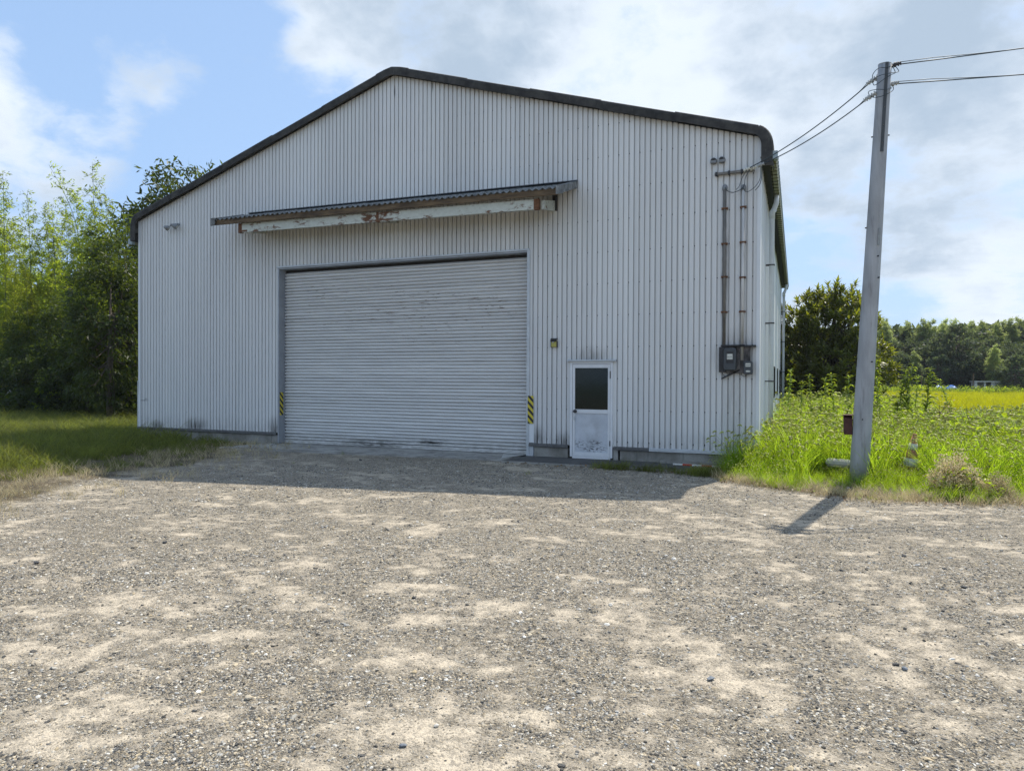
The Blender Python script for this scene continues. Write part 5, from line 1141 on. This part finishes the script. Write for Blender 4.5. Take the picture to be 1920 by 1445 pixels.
# tan dry clump at the field edge
def dry_bush(seed, h, r, label):
    rs = np.random.RandomState(seed); root = thing('dry_weed_clump', label, 'dry weed', (0, 0, 0)); mb = MB(); C = []; U = []
    for k in range(110):
        a = rs.rand()*6.28; rr = r*math.sqrt(rs.rand()); hh = h*(1-.55*(rr/r)**2)*(.7+.4*rs.rand()); t0 = Vector((math.cos(a)*rr*.35, math.sin(a)*rr*.35, 0)); t1_ = Vector((math.cos(a)*rr, math.sin(a)*rr, hh)); mb.tube([t0, t0.lerp(t1_, .5)+Vector((0, 0, .05)), t1_], [.004, .003, .001], 3, caps=False)
        for j in range(42): f = .3+.7*rs.rand(); C.append(np.array(t0.lerp(t1_, f))+rs.randn(3)*.035); U.append(rs.randn(3)+np.array((0, 0, .8)))
    mb.build('stems', M_DRYST, root); n = len(C); link(bpy.data.objects.new('seed_heads', flat_leaves('seed_heads', L_DRY, C, rdir(rs, n), U, .03+.04*rs.rand(n), .012+.012*rs.rand(n))), root); return root
db = dry_bush(421, .78, .44, 'tan dry weed clump at the gravel edge right of the cone'); q = onz(1800, 938); place(db, q.x, q.y+.25, 0, .82)
db2 = copy_tree(db); db2['label'] = 'small tan dry tuft at the gravel edge far right'; q = onz(1880, 942); place(db2, q.x, q.y+.25, 2., .5)

db3 = copy_tree(db); db3['label'] = 'flat heap of dead brown vines among green weeds at the right edge'; q = at(1880, 800, 15.5); place(db3, q.x, 15.5, 1., 1.5, .62)

# ---- scattered ground cover
tuft_tall = proto_coll('tall_tuft', [blade_mesh('tall_tuft_%d' % i, L_GRASS, 26, .52+.06*(i % 3), .30, .13, .0115, .55, 500+i, 4) for i in range(5)]+
                       [blade_mesh('foxtail_tuft_%d' % i, L_GRASS, 18, .60+.05*i, .22, .13, .0105, .45, 520+i, 4, L_SEED, 6, .10) for i in range(4)])
def weed_clump(name, seed, m, h, n, lf):
    rs = np.random.RandomState(seed); a = rs.rand(n)*6.28; r = .26*np.sqrt(rs.rand(n)); z = h*(.25+.75*rs.rand(n))*(1-.5*(r/.26)**2)
    C = np.stack([np.cos(a)*r, np.sin(a)*r, z], 1); U = np.stack([np.cos(a), np.sin(a), rs.uniform(-.3, .5, n)], 1)+rs.randn(n, 3)*.4; N = np.array([0, 0, 1.])+rs.randn(n, 3)*.35
    return leaves_mesh(name, m, C, N, U, lf*(.6+.8*rs.rand(n)), lf*.55*(.7+.6*rs.rand(n)))
weedc = proto_coll('weed_clump', [weed_clump('weed_clump_%d' % i, 540+i, L_WEED, .55, 64, .105) for i in range(3)]+[weed_clump('weed_clump_%d' % (i+3), 545+i, L_WEED, .5, 46, .14) for i in range(3)])
tuft_short = proto_coll('short_tuft', [blade_mesh('short_tuft_%d' % i, L_GRASSD, 24, .17+.03*i, .35, .12, .008, .8, 560+i, 3) for i in range(4)])
tuft_dry = proto_coll('dry_tuft', [blade_mesh('dry_tuft_%d' % i, L_DRY, 16, .13+.02*i, .4, .10, .006, .9, 580+i, 3) for i in range(3)])
def field_pts(rs, n, x0, x1, y0, y1, fn):
    x = rs.uniform(x0, x1, n); y = rs.uniform(y0, y1, n); k = rs.rand(n) < fn(x, y); return x[k], y[k]
def sc_field(name, label, cat, x, y, rs, coll, nvar, s0, s1, tilt=.12, zsc=None, z0=0.):
    n = len(x); s = rs.uniform(s0, s1, n); z = s*(1 if zsc is None else zsc)
    return scatter(name, np.stack([x, y, np.full(n, z0)], 1), np.stack([rs.randn(n)*tilt, rs.randn(n)*tilt, rs.rand(n)*6.28], 1), np.stack([s, s, z], 1), rs.randint(0, nvar, n), coll, label=label, category=cat)
rs = np.random.RandomState(21)
inR = lambda x, y: (y > pl(x, EDGE_R)+.10*np.sin(x*5)+.5*(fbm(x*2., y*2., 61)-.5))&(x > -1.25)&((x > -.45)|(y < 12.6))
notw = lambda x, y: ~((x < -.45) & (y > 12.6))
def wedge(x, y, m=11): a = np.degrees(np.arctan2(x, y)); return (a > -22.3-37-m) & (a < -22.3+37+m)
def fR(x, y): return (inR(x, y) & notw(x, y) & wedge(x, y))*np.clip(.45+.9*fbm(x*.8, y*.8, 62), 0, 1)
x1, y1 = field_pts(rs, 11500, -1.3, 11.5, 10.2, 16.5, fR); x2, y2 = field_pts(rs, 10500, -.4, 26, 16.5, 34, fR)
hs = lambda x, y: np.clip((y-pl(x, EDGE_R))/1.3, .38, 1)*np.where((x > .15)&(x < 1.15)&(y < 12.65), .30, 1.)*np.where((abs(x-.132*y) < .34)&(y < 12.85), .40, 1.)
x = np.concatenate([x1, x2]); y = np.concatenate([y1, y2]); n = len(x); s = rs.uniform(.75, 1.3, n)*hs(x, y)*np.interp(y, [10, 15, 20, 34], [.9, 1.0, 1.25, 1.3]); dep_ = y*.925-x*.38; lim = np.where(x > .152*y, 1.58-.044*dep_, 1.58-.0225*dep_); s = np.minimum(s, np.maximum(lim, .12)/.66)
scatter('tall_grass', np.stack([x, y, np.full(n, -.02)], 1), np.stack([rs.randn(n)*.14, rs.randn(n)*.14, rs.rand(n)*6.28], 1), np.stack([s, s, s], 1), np.where(rs.rand(n) < .66, rs.randint(0, 5, n), rs.randint(5, 9, n)), tuft_tall, label='bright sunlit tall grass with foxtail heads covering the ground right of the warehouse', category='grass')
def fW(x, y): return (inR(x, y+0.) & notw(x, y) & wedge(x, y))*np.clip((fbm(x*.55+3, y*.55, 63)-.42)*3.4+.9*(y > 15.)*(x > 2.4), 0, .95)
x1, y1 = field_pts(rs, 2800, -.3, 8, 10.8, 16.5, fW); x2, y2 = field_pts(rs, 7000, .5, 20, 16.5, 27, fW); x = np.concatenate([x1, x2]); y = np.concatenate([y1, y2])
k_ = (rs.rand(len(x)) < 1.)&~((abs(x-.132*y) < .5)&(y < 13.2))&~((x > .1)&(x < 1.4)&(y < 13)); x, y = x[k_], y[k_]
n = len(x); dep_ = y*.925-x*.38; s = np.minimum(rs.uniform(.8, 1.75, n)*np.where(y < 14, .65, 1.), np.maximum(np.where(x > .152*y, 1.58-.048*dep_, 1.58-.0225*dep_), .15)/.52)
scatter('broad_weeds', np.stack([x, y, np.full(n, -.02)], 1), np.stack([rs.randn(n)*.12, rs.randn(n)*.12, rs.rand(n)*6.28], 1), np.stack([s, s, s], 1), np.where(y > 15, rs.randint(0, 6, n), rs.randint(0, 3, n)), weedc, label='leafy broad weeds mixed through the grass right of the warehouse', category='weeds')
# left grass
inL = lambda x, y: np.clip((pl(y, EDGE_L)-x+1.6*(fbm(x*1.1, y*1.1, 65)-.5)*2)/2.6, 0, 1)
def fL(x, y): return inL(x, y)*wedge(x, y, 6)*np.clip(.35+1.1*fbm(x*.9, y*.9, 66), 0, 1)*~((x > -15.75) & (y > 12.7))
x1, y1 = field_pts(rs, 9000, -22, -8.6, 4.5, 13.5, fL); x2, y2 = field_pts(rs, 14000, -40, -15.9, 9, 24, lambda x, y: np.clip(.4+1.1*fbm(x*.9, y*.9, 66), 0, 1)*wedge(x, y, 6))
x = np.concatenate([x1, x2]); y = np.concatenate([y1, y2]); n = len(x); s = rs.uniform(.55, 1.5, n)*np.clip((pl(np.minimum(y, 12.9), EDGE_L)-x)/3.5+.35, .38, 1.25)
scatter('short_grass', np.stack([x, y, np.full(n, 0.)], 1), np.stack([rs.randn(n)*.15, rs.randn(n)*.15, rs.rand(n)*6.28], 1), np.stack([s*1.1, s*1.1, s], 1), rs.randint(0, 4, n), tuft_short, label='green grass covering the ground left of the warehouse', category='grass')
x, y = field_pts(rs, 3000, -16, -8., 4.6, 12.9, lambda x, y: np.clip(1-abs(pl(y, EDGE_L)-.1-x+1.0*(fbm(x*1.7, y*1.7, 68)-.5))/1.9, 0, 1)*.75*np.clip(2.6*fbm(x*2.2, y*2.2, 69)-.7, 0, 1))
sc_field('dry_grass', 'straw coloured dry grass thinning onto the gravel at the left', 'dry grass', x, y, rs, tuft_dry, 3, .6, 1.3)
x, y = field_pts(rs, 5200, -1.6, 7, 9.4, 12.4, lambda x, y: np.clip(1-abs(y-pl(x, EDGE_R)-.05)/.5, 0, 1)*.8*np.clip(.3+1.2*fbm(x*2, y*2, 90), 0, 1))
sc_field('dry_edge_grass', 'low brown dry grass along the gravel edge before the tall weeds', 'dry grass', x, y, rs, tuft_dry, 3, .55, 1.2)
# low weeds in the shade along the paving
x, y = field_pts(rs, 1500, -3.4, -.9, 11.4, 12.1, lambda x, y: np.clip(1-abs(y-(12.0-.15*(x+3.4)/2.5-.05))/.28, 0, 1)*np.clip((x+3.5)/1.2, 0, 1)*np.clip(3*fbm(x*2.4, y*2.4, 71)-.85, 0, 1))
sc_field('paving_grass', 'low green grass growing along the paving edge in the shade', 'grass', x, y, rs, tuft_short, 4, .45, .85)
x, y = field_pts(rs, 700, -11.4, -1., 10., 12.3, lambda x, y: .055*np.clip(4*fbm(x*1.5, y*1.5, 72)-1.9, 0, 1))
sc_field('stray_tufts', 'few small grass tufts poking through the shaded gravel', 'grass', x, y, rs, tuft_short, 4, .25, .6)
litm = proto_coll('litter_leaf', [leaves_mesh('litter_leaf_%d' % i, L_LITTER, [(0, 0, 0)], [(0, 0, 1.)], [(1., .2*i, .1)], [.07], [.035]) for i in range(3)])
x1, y1 = field_pts(rs, 6000, -2.6, 7, 10., 12.3, lambda x, y: np.clip(1-abs(y-pl(x, EDGE_R)+.12)/.45, 0, 1)*.55); x2, y2 = field_pts(rs, 3200, -15.5, -10.6, 11.6, 12.8, lambda x, y: np.clip((y-11.7)*1.2, 0, 1)*.6); x3, y3 = field_pts(rs, 900, -5., -1.5, 11.3, 12.1, lambda x, y: .3*(y > 11.7))
x = np.concatenate([x1, x2, x3]); y = np.concatenate([y1, y2, y3]); n = len(x)
scatter('leaf_litter', np.stack([x, y, .012+.02*rs.rand(n)], 1), np.stack([rs.randn(n)*.4, rs.randn(n)*.4, rs.rand(n)*6.28], 1), rs.uniform(.4, 1.1, (n, 1))*np.ones((1, 3)), rs.randint(0, 3, n), litm, label='brown leaf litter along the weed edges and wall foot', category='leaf litter')
# tall weed at the right building corner, dark undergrowth of the grove
under = proto_coll('undergrowth_clump', [weed_clump('undergrowth_%d' % i, 590+i, L_DARK, .8, 60, .16) for i in range(3)])
x, y = field_pts(rs, 900, -40, -16.2, 17, 24, lambda x, y: wedge(x, y, 8)*np.clip((y-17.4-.08*(x+16))/1.2, 0, 1)*.9)
sc_field('undergrowth', 'dark leafy undergrowth at the foot of the bamboo grove', 'undergrowth', x, y, rs, under, 3, .9, 1.7)

# ---- paddy and far trees
fx0 = [(-.2, 36), (3, 31), (7., 27.5), (60, 33), (200, 60), (200, 71), (-30, 71), (-.2, 60)]
MB().add([(a, b, .42) for a, b in fx0]+[(a, b, -.05) for a, b in fx0], [tuple(range(8))]+[(i, 8+i, 8+(i+1) % 8, (i+1) % 8) for i in range(8)]).build('paddy_field', mat('rice_canopy', lambda t: {'Base Color': t.mix(t.step(t.noise(t.scale(t.pos(), (.3, 1.2, 1)), 1., 6, .6), .3, .7), (.26, .28, .006), (.34, .35, .008)), 'Roughness': .9, 'Normal': t.bump(t.noise(t.pos(), 9, 4, .7), .9, .1)}), kind='structure')
rice = proto_coll('rice_tuft', [blade_mesh('rice_tuft_%d' % i, L_RICE, 22, .34, .2, .16, .014, .5, 600+i, 3) for i in range(3)])
x, y = field_pts(rs, 42000, 0, 62, 27, 71, lambda x, y: wedge(x, y, 3)*np.clip(30/y-.25, .15, 1)*(y > pl(x, [(-.2, 36), (3, 31), (7, 27.5), (60, 33)])))
sc_field('rice', 'yellow green ripening rice filling the paddy field', 'rice', x, y, rs, rice, 3, .9, 1.5, .1, None, .36)
MB().box(-200, 400, 71, 73.5, -.05, .30).build('far_bank', M_SOIL, kind='structure')
x, y = field_pts(rs, 1600, 0, 60, 70.8, 74, lambda x, y: wedge(x, y, 3)*.9)
sc_field('bank_weeds', 'low weeds on the bank at the far edge of the paddy', 'weeds', x, y, rs, weedc, 3, .9, 1.9, .1, None, .25)
GF = 'trees in the far wood beyond the paddy'
f0 = make_bamboo(701, 10., L_FAR, 'pale feathery bamboo clump in the far wood, farthest left, above the loquat', 'bamboo', .27, 1.7, .08, .06, .7, 1.7, GF, 'far_bamboo')
f1 = make_bamboo(702, 10., L_FAR, 'pale feathery bamboo in the far wood just right of the pole', 'bamboo', .27, 1.7, .06, .06, 1.0, 1.9, GF, 'far_bamboo')
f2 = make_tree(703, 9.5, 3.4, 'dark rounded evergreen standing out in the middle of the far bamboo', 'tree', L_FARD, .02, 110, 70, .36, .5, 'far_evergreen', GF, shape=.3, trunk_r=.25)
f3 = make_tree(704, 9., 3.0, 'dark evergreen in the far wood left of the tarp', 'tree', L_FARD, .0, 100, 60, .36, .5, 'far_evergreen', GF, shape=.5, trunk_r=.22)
def fx(u, Y): return at(u, 700, Y).x
def fh(u, v, Y): return at(u, v, Y).z
place(f0, fx(1480, 84), 84, 0, fh(1480, 640, 84)/10); place(f1, fx(1665, 82), 82, 1, fh(1665, 600, 82)/10); place(f2, fx(1795, 79), 79, 0, fh(1795, 603, 79)/9.5); place(f3, fx(1700, 78), 78, 2, fh(1700, 660, 78)/9.)
rf = random.Random(8); lst = []
ORD = 'first second third fourth fifth sixth seventh eighth ninth tenth eleventh twelfth thirteenth fourteenth fifteenth sixteenth seventeenth eighteenth nineteenth twentieth'.split()
for i, u in enumerate(range(1640, 1990, 19)):
    vt = np.interp(u, [1450, 1600, 1640, 1700, 1760, 1830, 1880, 1920, 2010], [655, 625, 600, 600, 606, 600, 593, 586, 575])+rf.uniform(-6, 12); lst.append((u+rf.uniform(-6, 6), vt, rf.uniform(84, 90), (f0, f1)[i % 2], 'pale feathery bamboo in the tall back row of the far wood, %s from the left', i, 'back row bamboo of the far wood'))
for i, u in enumerate(range(1452, 1640, 30)):
    lst.append((u+rf.uniform(-8, 8), np.interp(u, [1450, 1640], [668, 640])+rf.uniform(-6, 8), 83, f3, 'dark evergreen of the far wood glimpsed behind loquat and downpipe, %s from the left', i, 'far evergreens behind the loquat'))
for i, u in enumerate(range(1652, 1990, 36)):
    pr = f3 if i % 4 != 2 else f1; vt = np.interp(u, [1450, 1600, 1700, 1900, 2010], [672, 655, 650, 650, 645])+rf.uniform(-10, 14)
    lst.append((u+rf.uniform(-8, 8), vt, rf.uniform(77, 80), pr, ('dark evergreen' if pr is f3 else 'drooping bamboo')+' in the low front row of the far wood, %s from the left', i, 'front row trees of the far wood'))
for i, u in enumerate(range(1668, 1990, 46)):
    lst.append((u, np.interp(u, [1450, 1700, 2000], [665, 628, 620])+rf.uniform(-6, 10), 82.5, f3, 'dark evergreen in the middle depth of the far wood, %s from the left', i, 'middle row evergreens of the far wood'))
for (u, v, Y, pr, lb, i, grp) in lst:
    base = 9. if pr is f3 else 10.
    again(pr, lb % ORD[i], fx(u, Y), Y, rf.random()*6.28, fh(u, v, Y)/base, None, grp)
f4 = make_tree(705, 5., 2.1, 'conical bluish conifer in front of the far wood at the right edge', 'tree', L_FARD, .0, 90, 60, .30, .35, 'far_conifer', GF, shape=2.2, trunk_r=.15); place(f4, fx(1905, 75), 75, 0, fh(1905, 662, 75)/5.)
# the shaded interior of the wood: one mass
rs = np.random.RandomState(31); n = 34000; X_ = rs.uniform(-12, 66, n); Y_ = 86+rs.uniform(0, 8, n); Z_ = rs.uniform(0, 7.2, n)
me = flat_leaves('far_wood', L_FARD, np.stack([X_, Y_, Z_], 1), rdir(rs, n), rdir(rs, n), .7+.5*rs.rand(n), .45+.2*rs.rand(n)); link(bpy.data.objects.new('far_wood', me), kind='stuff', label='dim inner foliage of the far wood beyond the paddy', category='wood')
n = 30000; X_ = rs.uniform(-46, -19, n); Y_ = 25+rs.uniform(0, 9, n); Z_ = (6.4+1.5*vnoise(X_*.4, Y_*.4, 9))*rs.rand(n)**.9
me = flat_leaves('grove_thicket', L_DARK, np.stack([X_, Y_, Z_], 1), rdir(rs, n), rdir(rs, n), .4+.3*rs.rand(n), .2+.15*rs.rand(n)); link(bpy.data.objects.new('grove_thicket', me), kind='stuff', label='added foliage mass shading the bamboo grove from behind, left of the warehouse', category='thicket')  # leaf mass made tall and deep to keep sun off the lower bamboo

# ---- the pale summer air over the field
hz_m = bpy.data.materials.new('summer_haze'); hz_m.use_nodes = True; hn = hz_m.node_tree; hn.nodes.clear()
ho = hn.nodes.new('ShaderNodeOutputMaterial'); hv = hn.nodes.new('ShaderNodeVolumePrincipled'); hv.inputs['Color'].default_value = (.80, .88, 1., 1); hv.inputs['Density'].default_value = .0003; hv.inputs['Anisotropy'].default_value = .2
hn.links.new(hv.outputs[0], ho.inputs['Volume'])
MB().box(-60, 120, -20, 110, -1.1, 24).build('haze', hz_m, kind='stuff')
